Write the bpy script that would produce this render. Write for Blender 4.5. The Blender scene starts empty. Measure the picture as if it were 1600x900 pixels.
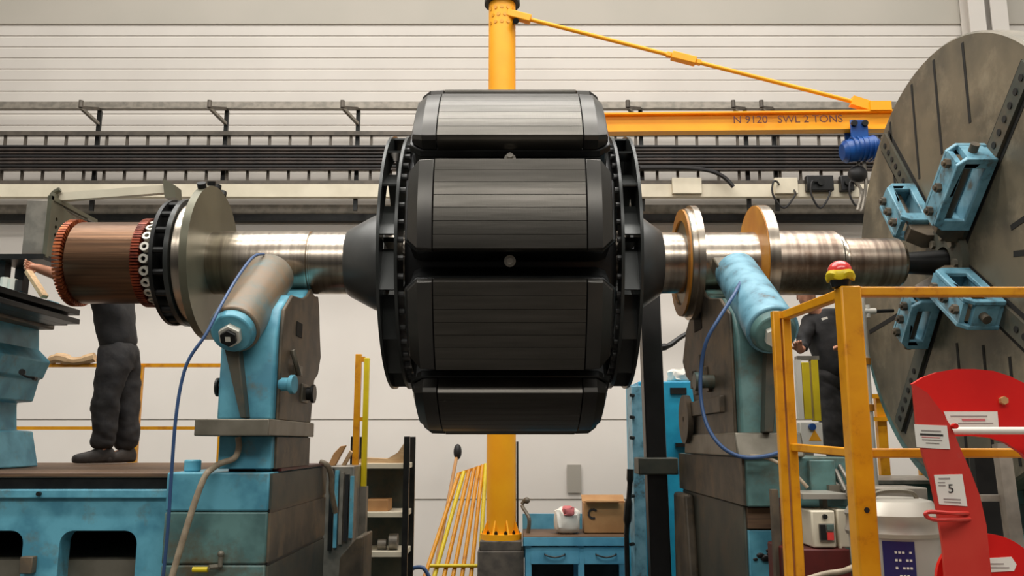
import bpy, bmesh, math, random
from mathutils import Vector, Matrix
from mathutils.geometry import tessellate_polygon
random.seed(7)
S = bpy.context.scene
C = S.collection
PI = math.pi

# ------------------------------------------------------------ camera, world, lights, exposure
F = 1350.0
TH = math.atan(240 / F)
EYE = 1.9
cd = bpy.data.cameras.new('camera'); cam = bpy.data.objects.new('camera', cd); C.objects.link(cam)
cd.sensor_width = 36.0; cd.lens = F / 1600 * 36.0; cd.clip_end = 200
cam.location = (0, 0, EYE); cam.rotation_euler = (PI / 2 + TH, 0, 0)
S.camera = cam

w = bpy.data.worlds.new('hall_light'); S.world = w; w.use_nodes = True
nt = w.node_tree; nt.nodes.clear()
wo = nt.nodes.new('ShaderNodeOutputWorld'); bg = nt.nodes.new('ShaderNodeBackground')
tc = nt.nodes.new('ShaderNodeTexCoord'); sx = nt.nodes.new('ShaderNodeSeparateXYZ'); rp = nt.nodes.new('ShaderNodeValToRGB')
mr = nt.nodes.new('ShaderNodeMapRange'); mr.inputs[1].default_value = -1; mr.inputs[2].default_value = 1
nt.links.new(tc.outputs['Generated'], sx.inputs[0]); nt.links.new(sx.outputs[2], mr.inputs[0]); nt.links.new(mr.outputs[0], rp.inputs[0])
nt.links.new(rp.outputs[0], bg.inputs[0]); nt.links.new(bg.outputs[0], wo.inputs[0])
e = rp.color_ramp.elements
e[0].position = 0.45; e[0].color = (.03, .03, .03, 1)
e[1].position = 0.95; e[1].color = (.95, .93, .89, 1)
k = e.new(.55); k.color = (.16, .155, .145, 1)
k = e.new(.62); k.color = (.30, .293, .275, 1)
k = e.new(.80); k.color = (.46, .45, .42, 1)
bg.inputs[1].default_value = 0.62

def area(x, y, z, sx_, sy_, power, rx=0, col=(1, .97, .925)):
    ld = bpy.data.lights.new('hall_and_fill_panel', 'AREA'); ld.shape = 'RECTANGLE'; ld.size = sx_; ld.size_y = sy_
    ld.energy = power; ld.color = col
    o = bpy.data.objects.new('hall_and_fill_panel', ld); C.objects.link(o); o.location = (x, y, z); o.rotation_euler = (rx, 0, 0)
area(0, 2.0, 12.0, 16, .8, 620)
area(0, 5.6, 12.0, 16, .8, 620)
area(0, 8.6, 12.5, 16, .8, 420)
area(0, -5.0, 9.0, 14, 1.6, 420, rx=math.radians(50))  # added fill panel behind the camera, put in to brighten the poles
S.view_settings.view_transform = 'Standard'; S.view_settings.look = 'None'
S.view_settings.exposure = 0.35; S.view_settings.gamma = 1; S.view_settings.use_curve_mapping = False

# ------------------------------------------------------------ helpers
def at(px, py, Y):
    u = (px - 800) / F; v = (450 - py) / F
    t = Y / (math.cos(TH) - v * math.sin(TH))
    return Vector((u * t, Y, EYE + t * (math.sin(TH) + v * math.cos(TH))))
def zy(py, Y): return at(800, py, Y).z
def xx(px, py, Y): return at(px, py, Y).x

def lin(c):
    r = []
    for v in c:
        v /= 255.0
        r.append(v / 12.92 if v <= .04045 else ((v + .055) / 1.055) ** 2.4)
    return (r[0], r[1], r[2], 1)
def mat(name, c1, c2=None, rough=.5, metal=0.0, scale=6.0, lo=.4, hi=.62, bump=0.0, c3=None, s3=2.0, stretch=None, l3=.5, h3=.68, spec=.5, coat=0):
    m = bpy.data.materials.new(name); m.use_nodes = True; t = m.node_tree; b = t.nodes['Principled BSDF']
    b.inputs['Roughness'].default_value = rough; b.inputs['Metallic'].default_value = metal
    b.inputs['Base Color'].default_value = lin(c1); b.inputs['Specular IOR Level'].default_value = spec
    b.inputs['Coat Weight'].default_value = coat
    co = t.nodes.new('ShaderNodeTexCoord'); mp = t.nodes.new('ShaderNodeMapping'); t.links.new(co.outputs['Object'], mp.inputs[0])
    if stretch: mp.inputs['Scale'].default_value = stretch
    n = t.nodes.new('ShaderNodeTexNoise'); n.inputs['Scale'].default_value = scale; n.inputs['Detail'].default_value = 8
    t.links.new(mp.outputs[0], n.inputs['Vector'])
    if c2:
        r = t.nodes.new('ShaderNodeValToRGB'); r.color_ramp.elements[0].position = lo; r.color_ramp.elements[1].position = hi
        r.color_ramp.elements[0].color = lin(c1); r.color_ramp.elements[1].color = lin(c2)
        t.links.new(n.outputs[0], r.inputs[0]); out = r.outputs[0]
        if c3:
            n2 = t.nodes.new('ShaderNodeTexNoise'); n2.inputs['Scale'].default_value = s3; n2.inputs['Detail'].default_value = 10
            n2.inputs['Roughness'].default_value = .7
            t.links.new(co.outputs['Object'], n2.inputs['Vector'])
            r2 = t.nodes.new('ShaderNodeMapRange'); r2.inputs[1].default_value = l3; r2.inputs[2].default_value = h3
            t.links.new(n2.outputs[0], r2.inputs[0])
            mx = t.nodes.new('ShaderNodeMix'); mx.data_type = 'RGBA'; mx.inputs[7].default_value = lin(c3)
            t.links.new(r2.outputs[0], mx.inputs[0]); t.links.new(out, mx.inputs[6]); out = mx.outputs[2]
        t.links.new(out, b.inputs['Base Color'])
    if bump:
        bp = t.nodes.new('ShaderNodeBump'); bp.inputs['Strength'].default_value = bump; bp.inputs['Distance'].default_value = .01
        t.links.new(n.outputs[0], bp.inputs['Height']); t.links.new(bp.outputs[0], b.inputs['Normal'])
    return m

M = {}
M['teal'] = mat('teal_machine_paint', (104, 176, 196), (76, 142, 164), .38, scale=6, c3=(110, 108, 86), s3=3.6, l3=.55, h3=.74)
M['teal_worn'] = mat('worn_teal_paint', (106, 124, 122), (112, 106, 90), .42, scale=4, c3=(134, 112, 88), s3=3.2, l3=.42, h3=.56)
M['teal_green'] = mat('green_teal_paint', (98, 136, 132), (74, 106, 104), .42, scale=6, c3=(92, 84, 66), s3=3.4, l3=.46, h3=.66)
M['blue_jaw'] = mat('pale_blue_paint', (126, 176, 194), (92, 144, 164), .38, scale=9, c3=(80, 76, 62), s3=9, l3=.55, h3=.7)
M['turq'] = mat('turquoise_paint', (40, 168, 204), (30, 146, 184), .4, scale=4)
M['canister'] = mat('pale_grey_enamel', (188, 184, 175), (178, 174, 166), .4, scale=3)
M['blue_bench'] = mat('bench_blue_paint', (104, 176, 204), (84, 154, 184), .45, scale=5)
M['grime'] = mat('oily_brown_cast_iron', (104, 92, 76), (70, 64, 54), .5, .1, scale=5, c3=(124, 104, 78), s3=3)
M['grime_green'] = mat('grimy_green_grey_iron', (82, 82, 70), (60, 66, 60), .5, .1, scale=4, c3=(98, 84, 66), s3=2.5)
M['iron'] = mat('grey_machined_iron', (128, 122, 108), (104, 98, 84), .42, .35, scale=5)
M['plate'] = mat('faceplate_iron', (122, 112, 92), (92, 86, 72), .46, .2, scale=2.4, c3=(160, 148, 124), s3=2.0, l3=.5, h3=.75)
M['dark'] = mat('dark_steel', (38, 38, 36), (26, 26, 26), .4, .4, scale=8)
M['black'] = mat('black_paint', (24, 24, 24), (16, 16, 16), .38, 0, scale=8)
M['slot'] = mat('slot_shadow_iron', (26, 24, 20), None, .8)
M['coil'] = mat('black_coil_varnish', (34, 35, 34), (24, 25, 25), .34, 0.1, scale=8)
M['endcap'] = mat('dark_grey_pole_paint', (80, 78, 74), (72, 70, 67), .30, .7, scale=3)
M['ring'] = mat('grey_ring_paint', (62, 64, 62), (52, 54, 52), .3, .3, scale=4)
M['hub'] = mat('grey_hub_paint', (88, 88, 86), (76, 76, 74), .38, .2, scale=3)
M['steel'] = mat('turned_steel', (196, 184, 168), (164, 152, 138), .26, 1, scale=2.0, stretch=(14, 1, 1), bump=.05)
M['steel_worn'] = mat('stained_turned_steel', (176, 160, 144), (132, 116, 104), .34, 1, scale=1.6, stretch=(16, 1, 1), bump=.08, c3=(120, 98, 82), s3=3)
M['olive'] = mat('olive_grey_steel', (112, 110, 92), (96, 94, 78), .38, .5, scale=2)
M['orange_face'] = mat('ochre_primer', (206, 140, 40), (184, 116, 30), .45, 0, scale=4)
M['copper'] = mat('copper_riser', (186, 104, 60), (140, 66, 36), .42, .55, scale=22)
M['red_copper'] = mat('red_varnished_copper', (150, 66, 38), (96, 36, 24), .36, .45, scale=18)
M['comm'] = mat('commutator_bars', (124, 92, 68), (98, 74, 56), .33, .8, scale=3, stretch=(.5, 18, 18), bump=.12)
M['yellow'] = mat('worn_yellow_paint', (226, 156, 20), (214, 142, 14), .36, 0, scale=9, c3=(176, 102, 24), s3=9, l3=.56, h3=.72)
M['crane'] = mat('crane_yellow_paint', (255, 176, 10), (250, 166, 8), .5, 0, scale=3)
M['lemon'] = mat('lemon_yellow_paint', (228, 202, 24), (214, 186, 20), .4, 0, scale=5)
M['red'] = mat('red_paint', (222, 34, 28), (206, 26, 24), .3, 0, scale=3)
M['red_worn'] = mat('scuffed_red_paint', (204, 62, 50), (196, 48, 40), .38, 0, scale=5, c3=(176, 96, 84), s3=4, l3=.56, h3=.8)
M['paper'] = mat('white_paper', (232, 226, 214), None, .7)
M['ink'] = mat('dark_ink', (52, 48, 46), None, .7)
M['grey_ink'] = mat('grey_ink', (158, 148, 142), None, .7)
M['red_ink'] = mat('red_ink', (205, 110, 110), None, .7)
M['cream'] = mat('cream_plastic', (226, 216, 192), (214, 204, 180), .5, scale=3)
M['galv'] = mat('galvanised_steel', (150, 142, 130), (126, 120, 110), .45, .4, scale=10)
M['tray'] = mat('dull_steel_tray', (98, 90, 80), (82, 76, 68), .5, .3, scale=8)
M['cable'] = mat('dark_brown_cable', (66, 56, 50), (48, 42, 38), .5, scale=5)
M['cable_black'] = mat('black_rubber', (32, 30, 30), None, .5)
M['wall'] = mat('white_cladding', (206, 199, 190), (201, 194, 185), .6, scale=1.0)
M['wall_low'] = mat('painted_wall', (238, 231, 222), (233, 226, 217), .6, scale=.8)
M['wall_grey'] = mat('grey_upper_cladding', (176, 169, 157), (170, 164, 152), .6, scale=.6)
M['floor'] = mat('concrete_floor', (74, 70, 65), (58, 55, 51), .55, scale=2)
M['concrete'] = mat('dark_concrete', (96, 88, 78), (74, 68, 62), .7, scale=9, bump=.3)
M['blue_hoist'] = mat('hoist_blue_paint', (24, 84, 156), (16, 62, 128), .35, scale=5)
M['hose_blue'] = mat('blue_air_hose', (58, 86, 128), None, .4)
M['hose_beige'] = mat('beige_hose', (168, 152, 128), (146, 130, 108), .5, scale=20)
M['wood'] = mat('pale_wood', (200, 168, 128), (178, 144, 104), .6, scale=6, stretch=(1, 8, 8))
M['card'] = mat('brown_cardboard', (190, 142, 92), (176, 128, 80), .7, scale=5)
M['skin'] = mat('skin', (196, 140, 112), (184, 126, 98), .5, scale=12)
M['cloth'] = mat('black_workwear_fabric', (38, 36, 36), (28, 27, 28), .8, scale=16, bump=.5)
M['trouser'] = mat('charcoal_trouser_fabric', (46, 43, 42), (32, 30, 31), .8, scale=14, bump=.6)
M['boot'] = mat('dusty_work_boot', (62, 56, 52), (44, 40, 38), .6, scale=16, bump=.3)
M['hair'] = mat('dark_hair', (30, 24, 20), None, .6)
M['lamp_red'] = mat('red_lamp_plastic', (226, 52, 48), None, .22, coat=.6)
M['purple'] = mat('dark_blue_label', (34, 28, 92), None, .4)
M['alu'] = mat('dull_aluminium', (186, 180, 168), (164, 158, 148), .36, .45, scale=4)
M['chalk'] = mat('zinc_washer', (226, 222, 208), None, .35, .3)
M['maroon'] = mat('maroon_paint', (92, 26, 20), (70, 20, 16), .5, scale=6)
M['brown_strip'] = mat('oily_wood_brown', (110, 84, 60), (84, 62, 46), .6, scale=9, stretch=(.3, 6, 6))

def lam_mat():
    m = bpy.data.materials.new('pole_laminations'); m.use_nodes = True; t = m.node_tree; b = t.nodes['Principled BSDF']
    b.inputs['Metallic'].default_value = .8; b.inputs['Roughness'].default_value = .30
    co = t.nodes.new('ShaderNodeTexCoord'); mp = t.nodes.new('ShaderNodeMapping'); t.links.new(co.outputs['Object'], mp.inputs[0])
    mp.inputs['Scale'].default_value = (1.2, 1, 14)
    n = t.nodes.new('ShaderNodeTexNoise'); n.inputs['Scale'].default_value = 1.6; n.inputs['Detail'].default_value = 6
    t.links.new(mp.outputs[0], n.inputs['Vector'])
    r = t.nodes.new('ShaderNodeValToRGB'); r.color_ramp.elements[0].position = .35; r.color_ramp.elements[1].position = .7
    r.color_ramp.elements[0].color = lin((82, 79, 73)); r.color_ramp.elements[1].color = lin((96, 92, 86))
    t.links.new(n.outputs[0], r.inputs[0]); t.links.new(r.outputs[0], b.inputs['Base Color'])
    mp2 = t.nodes.new('ShaderNodeMapping'); t.links.new(co.outputs['Object'], mp2.inputs[0]); mp2.inputs['Scale'].default_value = (30, 1, 2)
    n2 = t.nodes.new('ShaderNodeTexNoise'); n2.inputs['Scale'].default_value = 6; t.links.new(mp2.outputs[0], n2.inputs['Vector'])
    ad = t.nodes.new('ShaderNodeMath'); ad.operation = 'MULTIPLY_ADD'; ad.inputs[1].default_value = .5
    t.links.new(n2.outputs[0], ad.inputs[0]); t.links.new(n.outputs[0], ad.inputs[2])
    bp = t.nodes.new('ShaderNodeBump'); bp.inputs['Strength'].default_value = .25; bp.inputs['Distance'].default_value = .004
    t.links.new(ad.outputs[0], bp.inputs['Height']); t.links.new(bp.outputs[0], b.inputs['Normal'])
    return m
M['lam'] = lam_mat()

def nb(): return bmesh.new()
def box(bm, x0, x1, y0, y1, z0, z1, rot=None):
    r = bmesh.ops.create_cube(bm, size=1)
    mt = Matrix.Translation(((x0 + x1) / 2, (y0 + y1) / 2, (z0 + z1) / 2))
    if rot: mt = mt @ rot
    mt = mt @ Matrix.Diagonal((abs(x1 - x0), abs(y1 - y0), abs(z1 - z0), 1))
    bmesh.ops.transform(bm, matrix=mt, verts=r['verts']); return bm
def frame_to(d, up=Vector((0, 0, 1))):
    d = d.normalized()
    if abs(d.dot(up)) > .999: up = Vector((0, 1, 0))
    x = up.cross(d).normalized(); y = d.cross(x)
    return Matrix((x, y, d)).transposed().to_4x4()
def cyl(bm, p0, p1, r0, r1=None, seg=24, caps=True):
    p0 = Vector(p0); p1 = Vector(p1); r1 = r0 if r1 is None else r1; d = p1 - p0
    q = bmesh.ops.create_cone(bm, cap_ends=caps, segments=seg, radius1=r0, radius2=r1, depth=d.length)
    bmesh.ops.transform(bm, matrix=Matrix.Translation((p0 + p1) / 2) @ frame_to(d), verts=q['verts']); return bm
def bar(bm, p0, p1, wx, wy, up=Vector((0, 0, 1))):
    p0 = Vector(p0); p1 = Vector(p1); d = p1 - p0
    q = bmesh.ops.create_cube(bm, size=1)
    bmesh.ops.transform(bm, matrix=Matrix.Translation((p0 + p1) / 2) @ frame_to(d, up) @ Matrix.Diagonal((wx, wy, d.length, 1)), verts=q['verts']); return bm
def smooth_path(pts, n=6):
    P = [Vector(p) for p in pts]; out = []
    for i in range(len(P) - 1):
        a = P[max(i - 1, 0)]; b = P[i]; c = P[i + 1]; d = P[min(i + 2, len(P) - 1)]
        for j in range(n):
            t = j / n
            out.append(.5 * ((2 * b) + (c - a) * t + (2 * a - 5 * b + 4 * c - d) * t * t + (3 * b - a - 3 * c + d) * t ** 3))
    out.append(P[-1]); return out
def tube(bm, pts, r, seg=8, n=6, sm=True):
    P = smooth_path(pts, n) if sm else [Vector(p) for p in pts]
    rings = []; up = Vector((.13, .31, .94)).normalized()
    for i, p in enumerate(P):
        d = (P[min(i + 1, len(P) - 1)] - P[max(i - 1, 0)]).normalized()
        x = up.cross(d)
        x = x.normalized() if x.length > 1e-4 else Vector((1, 0, 0)); y = d.cross(x)
        rr = r[i * len(r) // len(P)] if isinstance(r, (list, tuple)) else r
        rings.append([bm.verts.new(p + rr * (math.cos(2 * PI * k / seg) * x + math.sin(2 * PI * k / seg) * y)) for k in range(seg)])
    for a, b in zip(rings, rings[1:]):
        for k in range(seg): bm.faces.new((a[k], a[(k + 1) % seg], b[(k + 1) % seg], b[k]))
    bm.faces.new(rings[0][::-1]); bm.faces.new(rings[-1]); return bm
def lathe(bm, prof, Yc, Zc, seg=64, x0=0):
    """revolve (x, r) profile about the X axis through (Yc, Zc)"""
    rings = []
    for (x, r) in prof:
        rings.append([bm.verts.new((x0 + x, Yc + r * math.cos(2 * PI * k / seg), Zc + r * math.sin(2 * PI * k / seg))) for k in range(seg)])
    for a, b in zip(rings, rings[1:]):
        for k in range(seg): bm.faces.new((a[k], a[(k + 1) % seg], b[(k + 1) % seg], b[k]))
    return rings
def lathe_solid(bm, prof, Yc, Zc, seg=64):
    rg = lathe(bm, prof, Yc, Zc, seg)
    bm.faces.new(rg[0][::-1]); bm.faces.new(rg[-1]); return bm
def tire(bm, x0, x1, r0, r1, Yc, Zc, seg=64):
    lathe(bm, [(x0, r0), (x1, r0), (x1, r1), (x0, r1), (x0, r0)], Yc, Zc, seg)
    bmesh.ops.remove_doubles(bm, verts=bm.verts, dist=1e-6); return bm
def prism(bm, poly, fn, d0, d1, holes=()):
    """poly: 2D points; fn(a, b, depth) -> 3D"""
    loops = [list(poly)] + [list(h) for h in holes]
    flat = [p for l in loops for p in l]
    tris = tessellate_polygon([[Vector((p[0], p[1], 0)) for p in l] for l in loops])
    A = [bm.verts.new(fn(p[0], p[1], d0)) for p in flat]; B = [bm.verts.new(fn(p[0], p[1], d1)) for p in flat]
    for t in tris:
        try:
            bm.faces.new([A[i] for i in t]); bm.faces.new([B[i] for i in reversed(t)])
        except ValueError: pass
    o = 0
    for l in loops:
        n = len(l)
        for i in range(n):
            j = (i + 1) % n
            bm.faces.new((A[o + i], A[o + j], B[o + j], B[o + i]))
        o += n
    return bm
def yz(a, b, d): return Vector((d, a, b))
def xz(a, b, d): return Vector((a, d, b))
def xy(a, b, d): return Vector((a, b, d))
def rrect(x0, x1, z0, z1, r, n=5):
    out = []
    for cx, cz, a0 in ((x1 - r, z1 - r, 0), (x0 + r, z1 - r, 90), (x0 + r, z0 + r, 180), (x1 - r, z0 + r, 270)):
        for i in range(n + 1):
            a = math.radians(a0 + 90 * i / n); out.append((cx + r * math.cos(a), cz + r * math.sin(a)))
    return out
def sphere(bm, c, r, sx=1, sy=1, sz=1, seg=20):
    q = bmesh.ops.create_uvsphere(bm, u_segments=seg, v_segments=seg // 2 + 2, radius=r)
    bmesh.ops.transform(bm, matrix=Matrix.Translation(c) @ Matrix.Diagonal((sx, sy, sz, 1)), verts=q['verts']); return bm
def hexbolt(bm, p, d, r, h):
    p = Vector(p); d = Vector(d).normalized(); cyl(bm, p, p + d * h, r, seg=6); cyl(bm, p + d * h, p + d * h * 1.5, r * .5, seg=10)

def off(o):
    v = Vector((0, 0, 0))
    while o: v += Vector(o.location); o = o.parent
    return v
def finish(bm, sharp=38):
    bmesh.ops.recalc_face_normals(bm, faces=bm.faces)
    for f in bm.faces: f.smooth = True
    lim = math.radians(sharp)
    for ed in bm.edges:
        if len(ed.link_faces) == 2 and ed.calc_face_angle(0) > lim: ed.smooth = False
def link(name, bm, m, bev=0, sharp=38):
    me = bpy.data.meshes.new(name); finish(bm, sharp); bm.to_mesh(me); bm.free()
    if m: me.materials.append(M[m] if isinstance(m, str) else m)
    o = bpy.data.objects.new(name, me); C.objects.link(o)
    if bev:
        b = o.modifiers.new('bevel', 'BEVEL'); b.width = bev; b.segments = 2; b.limit_method = 'ANGLE'; b.angle_limit = math.radians(50)
    return o
def P(name, bm, m, parent, label=None, bev=0):
    if bm is not None: bmesh.ops.translate(bm, verts=bm.verts, vec=-off(parent))
    o = link(name, bm, m, bev); o.parent = parent
    if label: o['label'] = label
    return o
def tag(o, label, cat, group=None, kind=None):
    o['label'] = label; o['category'] = cat
    if group: o['group'] = group
    if kind: o['kind'] = kind
    return o
def T(name, label, cat, loc, group=None):
    o = bpy.data.objects.new(name, None); C.objects.link(o); o.location = loc; o.empty_display_size = .1
    return tag(o, label, cat, group)
def MO(name, bm, m, label, cat, group=None, bev=0, kind=None):
    xs = [v.co for v in bm.verts]
    c = Vector(((min(v.x for v in xs) + max(v.x for v in xs)) / 2, (min(v.y for v in xs) + max(v.y for v in xs)) / 2, min(v.z for v in xs)))
    bmesh.ops.translate(bm, verts=bm.verts, vec=-c)
    o = link(name, bm, m, bev); o.location = c
    return tag(o, label, cat, group, kind)
def ST(name, bm, m, bev=0):
    o = link(name, bm, m, bev); o['kind'] = 'structure'; return o
def copy_tree(o, parent=None):
    c = o.copy(); C.objects.link(c); c.parent = parent
    for ch in [x for x in C.objects if x.parent == o]: copy_tree(ch, c)
    return c
def text(name, s, size, loc, m, parent, rot=(PI / 2, 0, 0), label=None, sxs=1.0):
    cu = bpy.data.curves.new(name, 'FONT'); cu.body = s; cu.size = size; cu.extrude = .001; cu.align_x = 'CENTER'; cu.align_y = 'CENTER'
    cu.materials.append(M[m]); o = bpy.data.objects.new(name, cu); C.objects.link(o)
    bpy.context.view_layer.update(); dg = bpy.context.evaluated_depsgraph_get(); me = bpy.data.meshes.new_from_object(o.evaluated_get(dg))
    C.objects.unlink(o); bpy.data.objects.remove(o); o = bpy.data.objects.new(name, me); C.objects.link(o)
    o.parent = parent; o.location = Vector(loc) - off(parent); o.rotation_euler = rot; o.scale = (sxs, 1, 1)
    if label: o['label'] = label
    return o

# ------------------------------------------------------------ the hall
WY = 12.0
ST('floor', box(nb(), -14, 14, -2, WY + .3, -.1, 0), 'floor')
zr0 = zy(340, WY)              # ledge height of the lower painted wall
b = nb(); box(b, -14, 14, WY, WY + .3, 0, zr0)
ST('wall_back', b, 'wall_low')
# ribbed cladding above
b = nb(); z = zr0; zt = zy(38, WY)
prof = [(WY + .3, z)]
n = int((zt - z) / .17)
for i in range(n):
    a = z + (zt - z) * i / n; h = (zt - z) / n
    prof += [(WY, a), (WY, a + h * .80), (WY + .010, a + h * .86), (WY + .010, a + h * .94)]
prof += [(WY, zt), (WY + .3, zt)]
prism(b, prof, yz, -14, 14)
ST('wall_back_cladding', b, 'wall')
ST('wall_back_upper', box(nb(), -14, 14, WY - .02, WY + .3, zt, 10.5), 'wall_grey')
ST('wall_left', box(nb(), -14.2, -14, -2, WY + .3, 0, 10.5), 'wall')
ST('wall_right', box(nb(), 14, 14.2, -2, WY + .3, 0, 10.5), 'wall')
b = nb()
for py in (655, 780):
    zz = zy(py, WY); box(b, -14, 14, WY - .006, WY + .01, zz - .006, zz + .006)
ST('trim_1', b, 'galv')
z = zy(340, WY - .1); ST('trim_2', box(nb(), -14, 14, WY - .12, WY, z - .05, z + .05), 'dark')
z = zy(326, WY - .1); ST('trim_3', box(nb(), -14, 14, WY - .06, WY, z - .07, z + .07), 'galv')

# white roof columns at the upper right
for i, (p0, p1, lab) in enumerate(((1507, 1532, 'pale steel column rising above the faceplate, the left one of two'), (1541, 1567, 'pale steel column rising above the faceplate, the right one of two'))):
    Y = 11.83; x0 = xx(p0, 20, Y); x1 = xx(p1, 20, Y)
    b = nb(); mid = (x0 + x1) / 2
    box(b, x0, x1, Y - .12, Y - .10, 0, 10.4); box(b, x0, x1, Y + .10, Y + .12, 0, 10.4); box(b, mid - .012, mid + .012, Y - .11, Y + .11, 0, 10.4)
    MO('steel_column', b, 'wall', lab, 'column')

# ------------------------------------------------------------ wall services
YS = 11.55
def hz(px0, px1, py, Y): return xx(px0, py, Y), xx(px1, py, Y), zy(py, Y)
b = nb(); z = zy(166, YS); box(b, -9.5, 9.5, YS - .05, YS, z - .05, z + .05); box(b, -9.5, 9.5, YS - .09, YS, z - .065, z - .045)
MO('strut_rail', b, 'galv', 'long grey steel rail running across the back wall above the cable ladder', 'rail')
lad = T('cable_ladder', 'grey steel cable ladder tray running the whole width of the back wall', 'cable tray', (0, YS - .1, zy(285, YS)))
zt_, zb_ = zy(209, YS - .1), zy(286, YS - .1)
for z in (zt_, zb_):
    P('side_rail', box(nb(), -9.5, 9.5, YS - .13, YS - .07, z - .028, z + .028), 'tray', lad)
x = -7.9; rung0 = None
while x < 7.9:
    if rung0 is None:
        rung0 = P('rung', box(nb(), x - .018, x + .018, YS - .085, YS - .06, zb_ + .02, zt_ - .02), 'tray', lad); r0x = x
    else:
        c = rung0.copy(); C.objects.link(c); c.parent = lad; c.location.x = x - r0x
    x += .283
ys = [230, 235.1, 240.2, 245.3, 250.4, 255.5, 260.6, 265.7, 232.5, 237.6, 242.7, 247.8, 252.9, 258, 263.1]
for i, py in enumerate(ys):
    b = nb(); z = zy(py, YS - .13); yy = YS - (.158 if i < 8 else .113)
    tube(b, [(xq, yy, z + random.uniform(-.003, .003)) for xq in [-9.4 + 1.25 * q for q in range(16)]], .0208, seg=8, n=3)
    MO('cable', b, 'cable' if i % 3 else 'cable_black', 'dark cable of the thick bundle lying along the cable ladder', 'cable', 'cables on the cable ladder')
tr = T('trunking', 'cream plastic cable trunking running along the wall below the cable ladder', 'trunking', (0, YS, zy(312, YS)))
z0, z1 = zy(312, YS), zy(292, YS)
P('channel', box(nb(), -9.5, 9.5, YS - .14, YS - .045, z0, z1), 'cream', tr, bev=.004)
for px0, px1 in ((1050, 1096), (1210, 1246)):
    a, c, _ = hz(px0, px1, 300, YS - .15)
    P('junction_cover', box(nb(), a, c, YS - .19, YS - .14, zy(308, YS), zy(284, YS)), 'cream', tr, bev=.005)
for px0, px1, lab in ((1258, 1300, 'black plug box on the trunking, the left one near the faceplate'), (1311, 1332, 'narrow black plug box on the trunking, right by the faceplate')):
    a, c, _ = hz(px0, px1, 300, YS - .15)
    b = nb(); box(b, a, c, YS - .24, YS - .14, zy(305, YS), zy(282, YS)); q = MO('plug_box', b, 'black', lab, 'socket box', bev=.01)
    b = nb(); xm = (a + c) / 2; cyl(b, (xm, YS - .24, zy(293, YS)), (xm, YS - .28, zy(293, YS)), .05, seg=16); P('plug', b, 'dark', q)
for i, (a, c, lo_) in enumerate(((1208, 1242, 325), (1268, 1296, 325), (1328, 1350, 322))):
    b = nb(); Y = YS - .27
    tube(b, [at(a + 10, 290, YS - .15), at(a + 6, 284, Y), at(a, 285, Y - .03), at(a, 305, Y - .03), at((a + c) / 2, lo_, Y - .03), at(c, 305, Y - .03), at(c - 2, 296, YS - .15)], .014, seg=8)
    MO('cable_loop', b, 'cable_black', ['thin black cable looping below the trunking, leftmost of three', 'thin black cable looping below the trunking, middle of three', 'thin black cable looping below the trunking, nearest the faceplate'][i], 'cable', 'cable loops under the trunking')
b = nb(); Y = YS - .24
tube(b, [at(1000, 262, Y), at(1060, 262, Y), at(1105, 266, Y), at(1130, 276, Y), at(1146, 292, Y)], .028, seg=8)
MO('drooping_cable', b, 'cable_black', 'thick black cable drooping from the cable ladder to the trunking', 'cable')
# brackets
def bracket(px, lab, flip=False):
    t = T('support_bracket', lab, 'bracket', (xx(px, 250, YS - .05), YS - .05, zy(330, YS)), 'brackets carrying the cable ladder')
    X = xx(px, 250, YS - .05)
    P('post', box(nb(), X - .028, X + .028, YS - .04, YS + .0, zy(330, YS), zy(174, YS)), 'dark', t)
    b = nb(); tip = at(px - 22, 168, YS - .5); bar(b, (X, YS - .04, zy(195, YS)), tip, .04, .04); P('brace', b, 'galv', t)
    b = nb(); bar(b, (X, YS - .05, zy(172, YS)), (tip.x, tip.y, tip.z), .04, .04)
    cyl(b, tip, tip + Vector((0, 0, .1)), .03, seg=12); P('clamp', b, 'tray', t)
for px, lab in ((148, 'steel bracket behind the cable ladder, leftmost in view'), (349, 'steel bracket behind the cable ladder, above the large disc'), (557, 'steel bracket behind the cable ladder, just left of the rotor'),
                (1003, 'steel bracket behind the cable ladder, just right of the rotor'), (1168, 'steel bracket behind the cable ladder, left one of the close pair'), (1212, 'steel bracket behind the cable ladder, right one of the close pair')):
    bracket(px, lab)

# ------------------------------------------------------------ jib crane
YJ = 9.5
JX = xx(783, 800, YJ)
jz0 = zy(842, YJ)
jib = T('jib_crane', 'tall yellow jib crane column with a beam reaching right behind the rotor', 'jib crane', (JX, YJ, .0))
JT = zy(8, YJ)
b = nb(); cyl(b, (JX, YJ, jz0 + .06), (JX, YJ, JT), .158, seg=40); P('column', b, 'crane', jib)
b = nb(); cyl(b, (JX, YJ, jz0), (JX, YJ, jz0 + .06), .22, seg=32)
for k in range(8):
    a = k * PI / 4 + .39; dx, dy = math.cos(a), math.sin(a)
    prism(b, [(.15, .05), (.215, .05), (.15, .22)], lambda r, z_, d, dx=dx, dy=dy: Vector((JX + r * dx - d * dy, YJ + r * dy + d * dx, jz0 + z_)), -.008, .008)
P('base_flange', b, 'crane', jib)
for k in range(6):
    a = math.radians(195 + k * 30); b = nb(); hexbolt(b, (JX + .19 * math.cos(a), YJ + .19 * math.sin(a), jz0 + .06), (0, 0, 1), .018, .025); P('bolt', b, 'dark', jib)
b = nb(); box(b, JX - .24, JX + .24, YJ - .24, YJ + .24, 0, jz0 - .1); box(b, JX - .22, JX + .22, YJ - .22, YJ + .22, jz0 - .1, jz0)
P('plinth', b, 'concrete', jib, bev=.01)
b = nb(); cyl(b, (JX, YJ, JT), (JX, YJ, JT + .05), .21, seg=32); box(b, JX - .2, JX + .2, YJ - .1, YJ + .1, JT + .05, JT + .3); P('top_bearing', b, 'dark', jib)
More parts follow.
